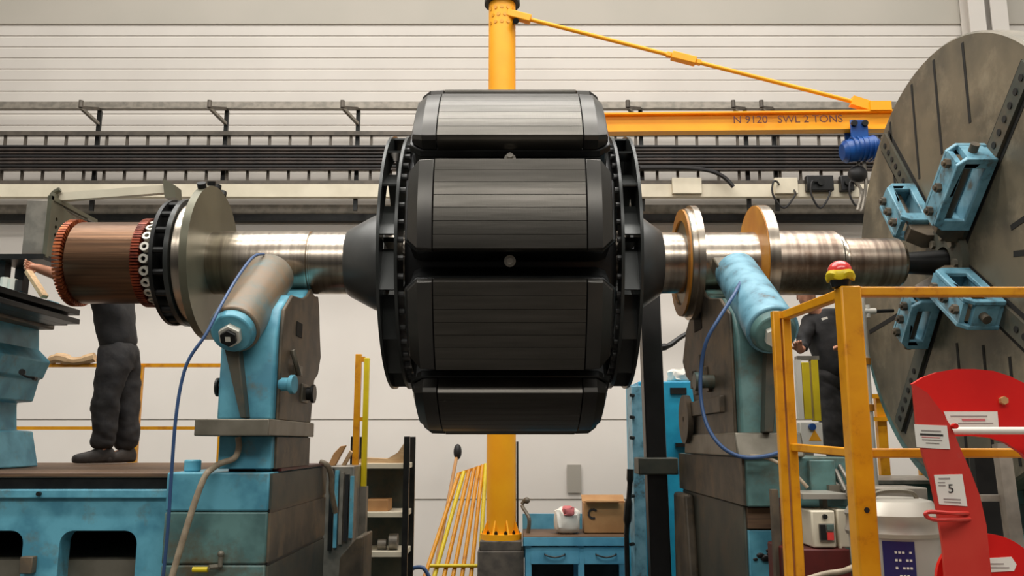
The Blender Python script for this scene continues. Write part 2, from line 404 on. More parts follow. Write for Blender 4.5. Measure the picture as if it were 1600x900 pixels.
for r_ in range(3):
    for k in range(5):
        a = math.radians(215 + k * 27 + (13 if r_ % 2 else 0)); z = JT - .10 - r_ * .09
        b = nb(); cyl(b, (JX + .155 * math.cos(a), YJ + .155 * math.sin(a), z), (JX + .165 * math.cos(a), YJ + .165 * math.sin(a), z), .022, seg=10); P('bolt', b, 'yellow', jib)
BY2 = 9.36
pL = at(800, 197, YJ); pR = at(1420, 188, BY2); zb = (pL.z + pR.z) / 2
b = nb(); hh = .115
d = Vector((pR.x - JX, BY2 - YJ, 0)).normalized(); nrm = Vector((-d.y, d.x, 0))
LB = (Vector((pR.x, BY2, 0)) - Vector((JX, YJ, 0))).length
def beamfn(a, bb, s): return Vector((JX, YJ, zb)) + d * s + nrm * a + Vector((0, 0, bb))
prism(b, [(-.07, -hh), (.07, -hh), (.07, -hh + .02), (.01, -hh + .02), (.01, hh - .02), (.07, hh - .02), (.07, hh), (-.07, hh), (-.07, hh - .02), (-.01, hh - .02), (-.01, -hh + .02), (-.07, -hh + .02)], beamfn, .14, LB)
P('beam', b, 'crane', jib)
P('end_yoke', bar(nb(), at(1330, 158, BY2), at(1362, 168, BY2), .09, .11), 'crane', jib)
q = at(1372, 168, BY2); P('rod_anchor', box(nb(), q.x - .12, q.x + .12, BY2 - .08, BY2 + .08, q.z - .06, q.z + .05), 'crane', jib)
a0 = at(803, 24, YJ - .1); a1 = at(1345, 162, BY2)
b = nb(); cyl(b, a0, a1, .024, seg=12); P('tie_rod', b, 'crane', jib)
v = (a1 - a0)
b = nb(); bar(b, a0 + v * .46, a0 + v * .53, .10, .09); bar(b, a0 + v * .445, a0 + v * .46, .06, .06); bar(b, a0 + v * .53, a0 + v * .545, .06, .06); P('turnbuckle', b, 'crane', jib, bev=.01)
b = nb(); bar(b, a0 - v * .02, a0 + v * .05, .10, .09); P('upper_yoke', b, 'crane', jib, bev=.01)
b = nb(); cyl(b, at(806, 33, YJ - .2), at(806, 33, YJ), .035, seg=12); P('pin', b, 'dark', jib)
q = at(1232, 194, 9.3)
text('beam_lettering', 'N 9120   SWL 2 TONS', .125, (q.x, 9.40 - .085, zb), 'maroon', jib, rot=(PI / 2, 0, math.atan2(d.y, d.x)), label='dark stencilled load lettering', sxs=1.03)
# hoist
hp = at(1340, 225, BY2 - .02)
hst = T('chain_hoist', 'blue electric chain hoist hanging from the yellow jib beam', 'hoist', (hp.x, BY2, zy(330, BY2)))
b = nb()
for s in (-1, 1): box(b, hp.x - .1, hp.x + .1, BY2 + s * .09 - .01, BY2 + s * .09 + .01, zy(222, BY2), zb - .02)
box(b, hp.x - .08, hp.x + .08, BY2 - .09, BY2 + .09, zy(222, BY2), zy(222, BY2) + .02); P('trolley', b, 'blue_hoist', hst, bev=.01)
b = nb()
for s in (-1, 1):
    for sx_ in (-.06, .06): cyl(b, (hp.x + sx_, BY2 + s * .1, zb - .07), (hp.x + sx_, BY2 + s * .13, zb - .07), .035, seg=14)
P('trolley_wheel', b, 'dark', hst)
b = nb(); z = zy(236, BY2); cyl(b, (hp.x - .16, BY2 - .06, z - .03), (hp.x + .17, BY2 - .06, z + .03), .13, seg=24)
cyl(b, (hp.x - .2, BY2 - .06, z - .035), (hp.x - .16, BY2 - .06, z - .03), .09, .13, seg=24); cyl(b, (hp.x + .17, BY2 - .06, z + .03), (hp.x + .21, BY2 - .06, z + .035), .13, .09, seg=24)
P('motor_housing', b, 'blue_hoist', hst)
b = nb()
for k in range(5): tire(b, hp.x - .1 + k * .055, hp.x - .085 + k * .055, .125, .142, BY2 - .06, z, 24)
P('cooling_fin', b, 'blue_hoist', hst)
b = nb(); tube(b, [at(1342, 252, BY2), at(1338, 280, BY2), at(1346, 300, BY2), at(1340, 328, BY2)], .02, seg=6); tube(b, [at(1350, 252, BY2), at(1353, 285, BY2), at(1349, 318, BY2), at(1344, 330, BY2)], .02, seg=6)
P('chain', b, 'galv', hst)
b = nb(); q = at(1340, 272, BY2); sphere(b, q, .09, 1.2, .9, 1.1); P('chain_bag', b, 'cable_black', hst)

# ------------------------------------------------------------ far floor furniture
YB = 9.0
bt = zy(838, YB)
bx0, bx1 = xx(821, 845, YB), xx(988, 845, YB)
wb = T('workbench', 'blue steel workbench with two drawers against the back wall', 'workbench', ((bx0 + bx1) / 2, YB + .35, 0))
P('bench_top', box(nb(), bx0 - .02, bx1 + .02, YB, YB + .75, bt - .05, bt), 'brown_strip', wb, bev=.004)
P('edge_lip', box(nb(), bx0 - .02, bx1 + .02, YB - .02, YB + .0, bt - .09, bt - .01), 'blue_bench', wb)
P('back_panel', box(nb(), bx0 - .02, bx1 + .02, YB + .75, YB + .78, bt - .3, bt + .16), 'blue_bench', wb)
xm = (bx0 + bx1) / 2 + .02
for x in (bx0, xm - .03, bx1 - .06):
    P('leg', box(nb(), x, x + .06, YB + .0, YB + .06, 0, bt - .05), 'blue_bench', wb)
    P('leg', box(nb(), x, x + .06, YB + .66, YB + .72, 0, bt - .05), 'blue_bench', wb)
for a, c in ((bx0 + .05, xm - .02), (xm + .03, bx1 - .05)):
    dr = P('drawer', box(nb(), a, c, YB - .005, YB + .6, bt - .27, bt - .1), 'blue_bench', wb, bev=.005)
    b = nb(); m_ = (a + c) / 2; tube(b, [(m_ - .1, YB, bt - .17), (m_ - .09, YB - .03, bt - .18), (m_, YB - .035, bt - .2), (m_ + .09, YB - .03, bt - .18), (m_ + .1, YB, bt - .17)], .008)
    P('handle', b, 'dark', dr)
P('lower_shelf', box(nb(), bx0, bx1, YB + .05, YB + .7, .3, .33), 'blue_bench', wb)
P('shade_sheet', box(nb(), bx0, bx1, YB + .70, YB + .72, .1, bt - .1), 'dark', wb)  # dark sheet across the back stands in for shade in the openings
# carton, bag, stuff on the bench
c0, c1 = xx(912, 820, YB + .35), xx(980, 820, YB + .35)
cb = T('cardboard_box', 'open brown cardboard box on the blue workbench', 'box', ((c0 + c1) / 2, YB + .35, bt))
b = nb(); hb = .31; box(b, c0, c1, YB + .25, YB + .26, bt, bt + hb); box(b, c0, c1, YB + .54, YB + .55, bt, bt + hb); box(b, c0, c0 + .01, YB + .26, YB + .54, bt, bt + hb); box(b, c1 - .01, c1, YB + .26, YB + .54, bt, bt + hb); box(b, c0, c1, YB + .25, YB + .55, bt, bt + .01)
P('carton', b, 'card', cb)
b = nb(); box(b, c0 + .02, c1 - .1, YB + .2, YB + .29, bt + hb, bt + hb + .012, Matrix.Rotation(-.3, 4, 'X')); P('flap', b, 'card', cb); b = nb(); box(b, c0, c1, YB + .53, YB + .66, bt + hb + .02, bt + hb + .03, Matrix.Rotation(.5, 4, 'X')); P('flap', b, 'card', cb)
b = nb(); cq = (c0 + .09, YB + .248, bt + .2)
for k in range(9):
    a = math.radians(50 + k * 29); cyl(b, (cq[0] + .045 * math.cos(a), cq[1], cq[2] + .045 * math.sin(a)), (cq[0] + .045 * math.cos(a), cq[1] - .004, cq[2] + .045 * math.sin(a)), .013, seg=8)
P('printed_mark', b, 'ink', cb)
def crumple(x0, x1, y0, y1, z0, z1, seed, n=10, amp=.03):
    rr = random.Random(seed); b = nb(); q = bmesh.ops.create_icosphere(b, subdivisions=3, radius=1)
    for v in b.verts:
        s = 1 + rr.uniform(-.09, .09); c = v.co
        f = lambda t: math.copysign(abs(t) ** .55, t)
        v.co = Vector(((x0 + x1) / 2 + f(c.x) * s * (x1 - x0) / 2, (y0 + y1) / 2 + f(c.y) * s * (y1 - y0) / 2, (z0 + z1) / 2 + f(c.z) * (z1 - z0) / 2 * (s if c.z > 0 else 1)))
    return b
g0, g1 = xx(866, 820, YB + .3), xx(906, 820, YB + .3)
bgo = MO('plastic_bag', crumple(g0, g1, YB + .15, YB + .45, bt, bt + .26, 3), 'paper', 'crumpled pale plastic bag of scraps on the workbench beside the cardboard box', 'bag')
P('printed_patch', crumple(g0 + .08, g1 - .06, YB + .13, YB + .3, bt + .18, bt + .28, 5), 'red_ink', bgo)
b = nb(); q = at(825, 800, YB + .3); tube(b, [Vector((q.x, q.y, bt)), Vector((q.x + .01, q.y, bt + .15)), at(816, 790, YB + .4), at(822, 780, YB + .4)], .02); sphere(b, at(823, 782, YB + .4), .035)
MO('desk_lamp', b, 'grime', 'small dark gooseneck fitting on the bench beside the jib column', 'lamp')
b = nb(); q = at(808, 742, YJ); box(b, JX + .162, JX + .185, YJ - .015, YJ + .015, zy(830, YJ), zy(690, YJ)); MO('conduit', b, 'cable_black', 'black conduit clipped to the right side of the jib column', 'conduit')
b = nb(); z0 = zy(770, WY - .03); z1 = zy(726, WY - .03); a, c, _ = hz(886, 908, 750, WY); box(b, a, c, WY - .035, WY - .02, z0, z1); MO('wall_notice', b, 'wall_grey', 'faint grey blank notice on the back wall above the workbench', 'notice')

# broom leaning
br = T('broom', 'long orange stick with a dark knob leaning against the wall', 'pole', (at(668, 890, 9.6).x, 9.6, 0))
q0 = at(682, 880, 10.2); q1 = at(713, 716, 11.5); dd = q1 - q0; q00 = q0 - dd * (q0.z / dd.z)
b = nb(); cyl(b, q00, q1, .022, seg=10); P('stick', b, 'card', br)
b = nb(); sphere(b, at(715, 706, 11.55), .06, .9, .9, 1.7); P('knob', b, 'cable_black', br)
# yellow fan of bars
gt = T('leaning_barrier', 'yellow barrier of slanted tubes leaning beside the jib column', 'barrier', (at(710, 890, 9.9).x, 9.9, 0))
tops = [(717, 740), (725, 737), (733, 735), (741, 732), (748, 729), (754, 727), (759, 725)]; bots = [664, 679, 694, 708, 722, 736, 749]
for (tx, ty), bxp in zip(tops, bots):
    A = at(bxp, 900, 9.75); B_ = at(tx, ty, 10.4); dd = B_ - A; A2 = A - dd * (A.z / dd.z)
    b = nb(); cyl(b, A2, B_, .024, seg=12); P('bar', b, 'lemon' if bxp % 2 else 'yellow', gt)
b = nb(); cyl(b, at(672, 884, 9.76), at(753, 884, 9.76), .02, seg=10); P('crossbar', b, 'lemon', gt)
b = nb(); bar(b, at(714, 741, 10.42), at(760, 726, 10.42), .05, .03); P('top_rail', b, 'yellow', gt)

# shelf unit at the left of the rotor foot
YH = 8.4
sh = T('shelf_rack', 'grey shelf rack with cream shelves and dark uprights left of the yellow tubes', 'shelf', (at(600, 800, YH).x, YH + .2, 0))
s0, s1 = xx(545, 800, YH), xx(634, 800, YH)
for py in (724, 800, 862):
    z = zy(py, YH); P('shelf_board', box(nb(), s0, s1, YH, YH + .5, z - .05, z), 'cream', sh, bev=.004)
P('shelf_board', box(nb(), s0, s1, YH, YH + .5, .35, .4), 'cream', sh)
for x in (s0, s1 - .03):
    for y in (YH - .02, YH + .47): P('upright', box(nb(), x, x + .055, y, y + .05, 0, zy(682, YH)), 'dark', sh)
b = nb(); box(b, s0, s1, YH + .5, YH + .51, .1, zy(724, YH) - .05); P('back_panel', b, 'grime_green', sh)
zs = zy(724, YH)
b = nb(); prism(b, [(s0 + .0, zs), (s1 - .05, zs), (s1 - .02, zs + .22), (s1 - .10, zs + .1), (s1 - .2, zs + .04), (s0 + .1, zs + .05)], xz, YH + .08, YH + .4)
MO('bent_plywood', b, 'wood', 'pale curved sheet of plywood lying on top of the shelf rack', 'board')
zs = zy(800, YH); a, c, _ = hz(570, 605, 790, YH)
b = nb(); box(b, a, c, YH + .05, YH + .35, zs, zs + .11); MO('wooden_block', b, 'card', 'light brown wooden block on the middle shelf', 'block', bev=.006)
zs = zy(862, YH)
for px, r in ((592, .05), (610, .075)):
    b = nb(); X = xx(px, 850, YH); tire(b, X - .03, X + .05, r * .5, r, YH + .15, zs + r, 24); MO('metal_ring', b, 'galv', 'small grey metal ring on the lower shelf, the %s one' % ('left' if px < 600 else 'right larger'), 'ring')
# clutter bench beyond the block
cl = T('tool_cabinet', 'grey and blue tool cabinet half hidden behind the left pedestal block', 'cabinet', (at(540, 800, 7.6).x, 7.7, 0))
P('carcass', box(nb(), xx(505, 800, 7.6), xx(552, 800, 7.6), 7.6, 8.1, 0, zy(728, 7.6)), 'galv', cl, bev=.01)
for i in range(5):
    a = xx(515 + i * 8, 800, 7.6); P('hanging_strip', box(nb(), a, a + .03, 7.56, 7.6, zy(860 - i * 5, 7.6), zy(732 + i * 3, 7.6)), ['dark', 'teal', 'galv', 'cable_black', 'teal'][i], cl)
zc7 = zy(728, 7.6)
for i, (pts, lab) in enumerate((([(513, 723), (524, 723), (536, 702), (541, 693), (533, 694), (522, 705)], 'brown curved wood offcut on the tool cabinet behind the left block'), ([(530, 724), (536, 724), (548, 704), (544, 700)], 'thin pale wood offcut beside the curved one on the tool cabinet'))):
    b = nb(); prism(b, [(xx(p_, q_, 7.7), zc7 + (723 - q_) * .0058) for p_, q_ in pts], xz, 7.68 + i * .1, 7.74 + i * .1)
    MO('wood_offcut', b, 'wood' if i else 'card', lab, 'wood', bev=.004)
b = nb(); prism(b, [(at(528, 900, 6.6).x, .0), (at(570, 900, 6.6).x, .0), (at(572, 835, 6.6).x, zy(835, 6.6)), (at(560, 838, 6.6).x, zy(838, 6.6)), (at(535, 868, 6.6).x, zy(868, 6.6))], xz, 6.5, 6.9)
MO('stone_block', b, 'grime', 'brown angular block standing at the foot of the left pedestal', 'block', bev=.01)

# twin yellow posts
def twin(px, py0, py1, Y, lab, w_=22):
    x0 = xx(px, (py0 + py1) / 2, Y); s = Y / F
    t = T('guard_post', lab, 'guard post', (x0 + 11 * s, Y, 0))
    z1 = zy(py0, Y); z0 = zy(py1, Y)
    P('post', box(nb(), x0, x0 + 9.5 * s, Y, Y + .05, z0, z1), 'yellow', t, bev=.004)
    P('post', box(nb(), x0 + 14 * s, x0 + 22 * s, Y, Y + .05, z0, z1 - 6 * s), 'lemon', t, bev=.004)
    P('rung', box(nb(), x0 + 9 * s, x0 + 15 * s, Y + .01, Y + .04, z1 - 12 * s, z1 - 4 * s), 'yellow', t)
    P('rung', box(nb(), x0 + 9 * s, x0 + 15 * s, Y + .01, Y + .04, z1 - 104 * s, z1 - 98 * s), 'yellow', t)
    P('foot', box(nb(), x0 - 2 * s, x0 + 24 * s, Y - .02, Y + .08, 0, z0), 'galv', t)
twin(552, 553, 760, 7.9, 'pair of yellow upright posts standing left of the rotor')

# ------------------------------------------------------------ left yellow rail behind worker
yr = T('back_guardrail', 'yellow guardrail behind the standing worker on the left', 'guardrail', (at(215, 700, 8.6).x, 8.6, 0))
Y = 8.6
zz1 = zy(571, Y); zz2 = zy(669, Y); xl, xr_ = xx(-40, 600, Y), xx(352, 600, Y)
b = nb(); box(b, xl, xr_, Y - .02, Y + .02, zz1 - .018, zz1 + .018); P('top_rail', b, 'yellow', yr)
b = nb(); box(b, xl, xr_, Y - .02, Y + .02, zz2 - .016, zz2 + .016); P('mid_rail', b, 'yellow', yr)
for p in (214, -20, 352):
    X = xx(p, 640, Y); b = nb(); box(b, X - .045, X + .045, Y - .045, Y + .0, 0, zz1); P('post', b, 'yellow', yr)
b = nb(); X0, X1 = xx(82, 565, Y), xx(150, 565, Y)
tube(b, [(X0, Y - .03, zz1 + .05), (X0 + .1, Y - .05, zz1 + .07), (X0 + .25, Y - .04, zz1 + .04), (X1, Y - .03, zz1 + .08)], [.045, .055, .04, .05])
MO('rag', b, 'wood', 'brownish rag draped on the yellow guardrail left of the worker', 'rag')

# ------------------------------------------------------------ lathe bed, left
by0 = 4.95; bz = 1.73
bed = T('lathe_bed', 'long blue lathe bed with rounded openings carrying the standing worker', 'lathe bed', (-3.4, 6.1, 0))
X0, X1 = -5.6, -1.90
zf = zy(768, by0)
w1 = (xx(92, 860, by0), xx(213, 860, by0)); ztp = zy(829, by0)
w0 = (xx(-95, 860, by0), xx(35, 860, by0))
b = nb(); prism(b, [(X0, 0), (X1, 0), (X1, zf), (X0, zf)], xz, by0, by0 + .12, holes=[rrect(w1[0], w1[1], .75, ztp, .07), rrect(w0[0], w0[1], .75, ztp, .07)])
P('front_wall', b, 'teal', bed)
b = nb(); box(b, X0, X1, 7.3, 7.42, 0, zf); box(b, X0, X0 + .12, by0 + .12, 7.3, 0, zf); box(b, X1 - .12, X1, by0 + .12, 7.3, 0, zf)
P('rear_wall', b, 'teal', bed)
P('floor_pan', box(nb(), X0 + .12, X1 - .12, by0 + .12, 7.3, .9, zy(860, 5.5)), 'iron', bed)
P('lip', box(nb(), X0, X1, by0 - .03, 7.44, zf - .035, zf + .012), 'teal', bed, bev=.006)
P('slideway', box(nb(), X0, X1, by0 + .02, 7.4, zf + .012, bz - .03), 'dark', bed)
b = nb(); box(b, X0, X1, by0, by0 + .5, bz - .03, bz); box(b, X0, X1, by0 + .58, 7.42, bz - .03, bz - .004); P('way_top', b, 'brown_strip', bed, bev=.008)
for px in (61, 63):
    pass
b = nb(); q = at(62, 772, by0 - .03); cyl(b, (q.x, by0 - .03, zf - .01), (q.x, by0 - .05, zf - .01), .012, seg=10); P('bolt', b, 'dark', bed)
q = at(48, 880, by0); P('bracket', box(nb(), q.x - .035, q.x + .035, by0 - .05, by0, q.z - .05, q.z + .04), 'grime', bed, bev=.005)

# ------------------------------------------------------------ saddle/tool post at far left
sd = T('lathe_saddle', 'blue stepped lathe saddle with dark slides at the far left', 'lathe saddle', (-3.5, 5.6, bz))
Ys = 5.5
pts = [(-90, 513), (62, 513), (62, 547), (80, 566), (68, 592), (62, 594), (52, 628), (27, 630), (27, 672), (52, 674), (60, 729), (-90, 729)]
poly = [(at(px, py, 6.1).x, max(at(px, py, 6.1).z, bz)) for px, py in pts]
b = nb(); prism(b, poly, xz, Ys, Ys + .6); P('column', b, 'teal', sd, bev=.01)
xe = xx(75, 500, 6.0)
b = nb(); box(b, -4.4, xe, 5.0, 6.1, zy(513, 6.0), zy(488, 6.0)); P('lower_slide', b, 'grime', sd, bev=.01)
xe2 = xx(131, 500, 6.0)
b = nb(); z0 = zy(511, 6.0) + .012; box(b, -4.4, xe2 - .12, 4.9, 6.02, z0, z0 + .105)
box(b, xe2 - .12, xe2, 4.9, 5.95, z0, z0 + .035); box(b, xe2 - .12, xe2 - .02, 4.9, 5.98, z0 + .065, z0 + .105); P('cross_slide', b, 'dark', sd, bev=.004)
zt2 = z0 + .105
b = nb(); box(b, -4.4, xx(52, 450, 5.7), 4.95, 5.9, zt2, zt2 + .05); P('top_plate', b, 'teal', sd, bev=.006)
for i, px in enumerate((8, 20, 31)):
    q = at(px, 440, 5.5); b = nb(); cyl(b, (q.x, 5.5, zt2 + .05), (q.x, 5.5, zt2 + .14 - i * .01), .028, seg=6); P('stud', b, 'chalk' if i != 2 else 'dark', sd)
b = nb(); q = at(35, 582, Ys); cyl(b, (q.x, Ys, q.z), (q.x + .02, Ys - .04, q.z), .02, seg=12); cyl(b, (q.x + .09, Ys, q.z - .04), (q.x + .09, Ys - .03, q.z - .04), .012, seg=8); P('knob', b, 'dark', sd)
b = nb(); tube(b, [(q.x, Ys - .03, q.z), (q.x + .05, Ys - .035, q.z - .03), (q.x + .1, Ys - .03, q.z - .035)], .007); P('lever', b, 'dark', sd)

# tool hood box on the saddle
hd = T('ventilated_hood', 'grey perforated sheet metal box on a stand left of the copper commutator', 'metal box', (xx(55, 400, 6.2), 6.4, bz))
HY = 6.15; hx0, hx1 = xx(38, 350, HY), xx(72, 350, HY); hz0, hz1 = zy(398, HY), zy(312, HY)
P('box_body', box(nb(), hx0, hx1, HY, HY + .6, hz0, hz1), 'galv', hd, bev=.008)
P('foot_bar', box(nb(), xx(-14, 420, HY), hx1 + .02, HY - .03, HY + .4, hz0 - .04, hz0), 'dark', hd)
b = nb(); box(b, hx1, hx1 + .03, HY - .01, HY + .02, hz0 - .02, hz1 + .03); box(b, hx1, hx1 + .03, HY - .01, HY + .7, hz1, hz1 + .03); P('corner_frame', b, 'olive', hd)
prof = [(HY + .02, hz0), (HY + .6, hz0), (HY + .6, hz1 - .1), (HY + .15, hz1), (HY + .02, hz1)]
hl = []
for i in range(4):
    for j in range(5):
        cy, cz = HY + .1 + i * .13, hz0 + .05 + j * .06
        if cz < hz1 - .07 - max(0, (cy - HY - .15)) * .22: hl.append([(cy + .016 * math.cos(k * PI / 4), cz + .016 * math.sin(k * PI / 4)) for k in range(8)])
b = nb(); prism(b, prof, yz, hx1 + .005, hx1 + .02, holes=hl); P('perforated_panel', b, 'olive', hd)
P('support', box(nb(), xx(-14, 420, HY), xx(-14, 420, HY) + .07, HY + .05, HY + .13, bz, hz0 - .04), 'dark', hd)
P('support', box(nb(), xx(-14, 420, HY), xx(-14, 420, HY) + .07, HY + .3, HY + .38, bz, hz0 - .04), 'dark', hd)
b = nb(); bar(b, at(82, 308, HY + .05), at(132, 345, HY + .7), .03, .07); P('sloping_strip', b, 'olive', hd)
b = nb(); bar(b, at(88, 309, 6.3), at(264, 296, 6.3), .05, .062); P('boom', b, 'cream', hd)
b = nb(); prism(b, [(xx(a_, c_, 6.3), zy(c_, 6.3)) for a_, c_ in ((259, 282), (278, 293), (279, 312), (262, 312))], xz, 6.24, 6.37); P('boom_end', b, 'olive', hd)
b = nb(); tube(b, [at(80, 310, 6.25), at(84, 302, 6.25), at(94, 296, 6.25)], .02); P('hook', b, 'olive', hd)

# pale stick held by the worker
b = nb(); bar(b, at(44, 424, 6.02), at(70, 464, 5.94), .05, .03); MO('wooden_stick', b, 'wood', 'pale wooden stick held against the saddle by the left worker', 'stick', bev=.004)
b = nb(); q = at(75, 466, 5.9); box(b, q.x - .06, q.x + .06, 5.8, 5.95, z0 + .105, z0 + .15); MO('tool_block', b, 'teal', 'small teal block at the tip of the pale stick on the cross slide', 'block', bev=.006)

# ------------------------------------------------------------ the rotor
YR = 5.8; ZR = zy(411, YR); RX = -.012
rot = T('generator_rotor', 'huge dark grey rotor with ten salient poles mounted on a polished steel shaft', 'rotor', (RX, YR, ZR))
b = nb()
lathe_solid(b, [(-2.98, .15), (-2.2, .15), (-2.2, .2), (-2.04, .2), (-2.04, .214), (-1.98, .214), (-1.97, .218), (-1.37, .218), (-1.365, .208), (-1.355, .208), (-1.35, .214), (1.60, .208), (1.62, .214), (2.2, .216), (2.215, .200), (2.23, .200), (2.235, .163), (2.32, .163), (2.33, .168), (2.64, .166), (2.655, .155)], YR, ZR, 96)
P('shaft', b, 'steel', rot)
b = nb(); lathe_solid(b, [(1.76, .2205), (2.19, .2205)], YR, ZR, 96); lathe_solid(b, [(2.26, .1695), (2.63, .1685)], YR, ZR, 96); P('stained_sleeve', b, 'steel_worn', rot, label='dull stained right end of the shaft')
b = nb(); lathe_solid(b, [(2.655, .07), (2.96, .09)], YR, ZR, 24); P('shaft_centre', b, 'dark', rot)
# large steel disc etc
b = nb(); tire(b, -2.085, -2.035, .15, .525, YR, ZR, 96); P('balance_disc', b, 'olive', rot)
for a in (80, 92, 104, 60):
    b = nb(); ar = math.radians(a); cyl(b, (-2.06, YR - .52 * math.cos(ar), ZR + .53 * math.sin(ar)), (-2.06, YR - .56 * math.cos(ar), ZR + .56 * math.sin(ar)), .03, seg=10); P('balance_weight', b, 'dark', rot)
b = nb(); lathe_solid(b, [(-2.19, .40), (-2.18, .41), (-2.095, .41), (-2.086, .40)], YR, ZR, 96); P('bright_collar', b, 'steel', rot)
b = nb(); tire(b, -2.22, -2.19, .15, .435, YR, ZR, 96); P('fan_disc', b, 'ring', rot)
b = nb(); tire(b, -2.315, -2.29, .27, .43, YR, ZR, 96)
for k in range(18):
    a = 2 * PI * k / 18; cyl(b, (-2.30, YR + .405 * math.cos(a), ZR + .405 * math.sin(a)), (-2.20, YR + .405 * math.cos(a), ZR + .405 * math.sin(a)), .022, seg=8)
P('fan_cage', b, 'dark', rot)
b = nb(); lathe_solid(b, [(-2.47, .245), (-2.22, .27)], YR, ZR, 64); P('bolt_drum', b, 'black', rot)
def ringset(X, R, n_, ph, s):
    b = nb()
    for k in range(n_):
        a = ph + 2 * PI * k / n_; dvec = Vector((0, math.cos(a), math.sin(a))); c = Vector((X, YR, ZR)) + dvec * R
        fr = frame_to(dvec, Vector((1, 0, 0)))
        ro = []
        for (rr, h) in ((s, -.02), (s, .02), (s * .5, .02), (s * .5, 0)):
            ro.append([b.verts.new(c + (fr @ Vector((rr * math.cos(2 * PI * j / 16), rr * math.sin(2 * PI * j / 16), h)))) for j in range(16)])
        for A_, B2 in zip(ro, ro[1:]):
            for j in range(16): b.faces.new((A_[j], A_[(j + 1) % 16], B2[(j + 1) % 16], B2[j]))
    return b
def around(o, n_, ph=0):
    # o was built at angle 0 with coordinates local to the rotor; copies turn about the shaft
    o.rotation_euler.x = ph
    for k in range(1, n_):
        c = o.copy(); C.objects.link(c); c.parent = o.parent; c.rotation_euler.x = ph + 2 * PI * k / n_
around(P('washer', ringset(-2.405, .272, 1, 0, .031), 'chalk', rot, label='pale round washer on the black drum'), 22, .1)
around(P('stud', ringset(-2.345, .268, 1, 0, .022), 'galv', rot), 22, .24)
# commutator
cm = P('commutator', (lambda b: (lathe_solid(b, [(-2.94, .270), (-2.93, .279), (-2.50, .279), (-2.49, .270)], YR, ZR, 120), b)[1])(nb()), 'comm', rot, label='brown copper commutator cylinder')
def riser(x0, x1, r0, r1, n_):
    b = nb()
    for k in range(n_):
        a = 2 * PI * k / n_; w_ = PI / n_ * .62
        pr = [(r0, -w_), (r1, -w_), (r1, w_), (r0, w_)]
        for_ = lambda r, t, d, a=a: Vector((d, YR + r * math.cos(a + t), ZR + r * math.sin(a + t)))
        prism(b, pr, for_, x0, x1)
    tire(b, x0 + .004, x1 - .004, r0 - .02, r0 + .012, YR, ZR, 96)
    return b
P('riser', riser(-3.0, -2.95, .2, .298, 72), 'copper', cm, label='toothed orange copper ring')
P('riser', riser(-2.49, -2.435, .24, .305, 90), 'red_copper', cm, label='red-brown toothed copper ring')
# hubs
b = nb(); lathe_solid(b, [(-1.12, .216), (-1.10, .235), (-.93, .325), (-.86, .335), (-.83, .335)], YR, ZR, 96); P('hub_cone', b, 'hub', rot)
b = nb(); lathe_solid(b, [(.77, .335), (.80, .335), (.87, .322), (1.0, .23), (1.015, .212)], YR, ZR, 96); P('hub_cone', b, 'hub', rot)
# flanges right
b = nb(); tire(b, 1.17, 1.205, .2, .372, YR, ZR, 96); tire(b, 1.205, 1.245, .2, .392, YR, ZR, 96); P('shaft_flange', b, 'steel', rot)
b = nb(); tire(b, 1.164, 1.170, .21, .366, YR, ZR, 96); P('flange_face', b, 'olive', rot)
b = nb(); tire(b, 1.655, 1.725, .2, .395, YR, ZR, 96); P('shaft_flange', b, 'steel', rot)
b = nb(); tire(b, 1.648, 1.655, .21, .39, YR, ZR, 96); P('flange_face', b, 'orange_face', rot, label='ochre painted face of the flange')
b = nb(); tire(b, 1.150, 1.164, .29, .365, YR, ZR, 96); P('flange_band', b, 'orange_face', rot)
# fan rings
def fan(xa, xb, R, sgn):
    b = nb(); t_ = .018
    tire(b, xa, xa + t_, R - .17, R, YR, ZR, 128); fr = P('fan_ring', b, 'ring', rot)
    b = nb(); tire(b, xb - t_, xb, R - .30, R, YR, ZR, 128); P('ring_plate', b, 'ring', fr)
    nB = 16
    for k in range(nB):
        a = 2 * PI * (k + .35) / nB
        er = Vector((0, -math.cos(a), math.sin(a))); et = Vector((0, math.sin(a), math.cos(a)))
        dr = (er * .5 - et * .86).normalized(); nn = Vector((1, 0, 0)).cross(dr)
        c = Vector(((xa + xb) / 2, YR, ZR)) + er * (R - .095) 
        b = nb(); q = bmesh.ops.create_cube(b, size=1)
        mt = Matrix((Vector((1, 0, 0)), dr, nn)).transposed().to_4x4()
        bmesh.ops.transform(b, matrix=Matrix.Translation(c) @ mt @ Matrix.Diagonal((abs(xb - xa) - .03, .27, .012, 1)), verts=q['verts'])
        P('blade', b, 'ring', fr)
    b = nb()
    for k in range(10):
        a = 2 * PI * k / 10; er = Vector((0, math.cos(a), math.sin(a)))
        bar(b, Vector(((xa + xb) / 2, YR, ZR)) + er * .3, Vector(((xa + xb) / 2, YR, ZR)) + er * (R - .16), .03, abs(xb - xa) - .04, up=Vector((1, 0, 0)))
    P('spoke', b, 'ring', fr)
fan(-.80, -.675, .858, -1)
fan(.775, .645, .855, 1) if False else fan(.645, .775, .855, 1)
b = nb(); lathe_solid(b, [(-.66, .30), (-.64, .78), (-.60, .80), (.58, .80), (.62, .78), (.64, .30)], YR, ZR, 96); P('rotor_core', b, 'black', rot)
for sx_ in (-.662, .642):
    b = nb(); cyl(b, (sx_ - .018, YR - .80, ZR), (sx_ + .018, YR - .80, ZR), .018, seg=8); around(P('ring_bolt', b, 'hub', rot), 46, .03)
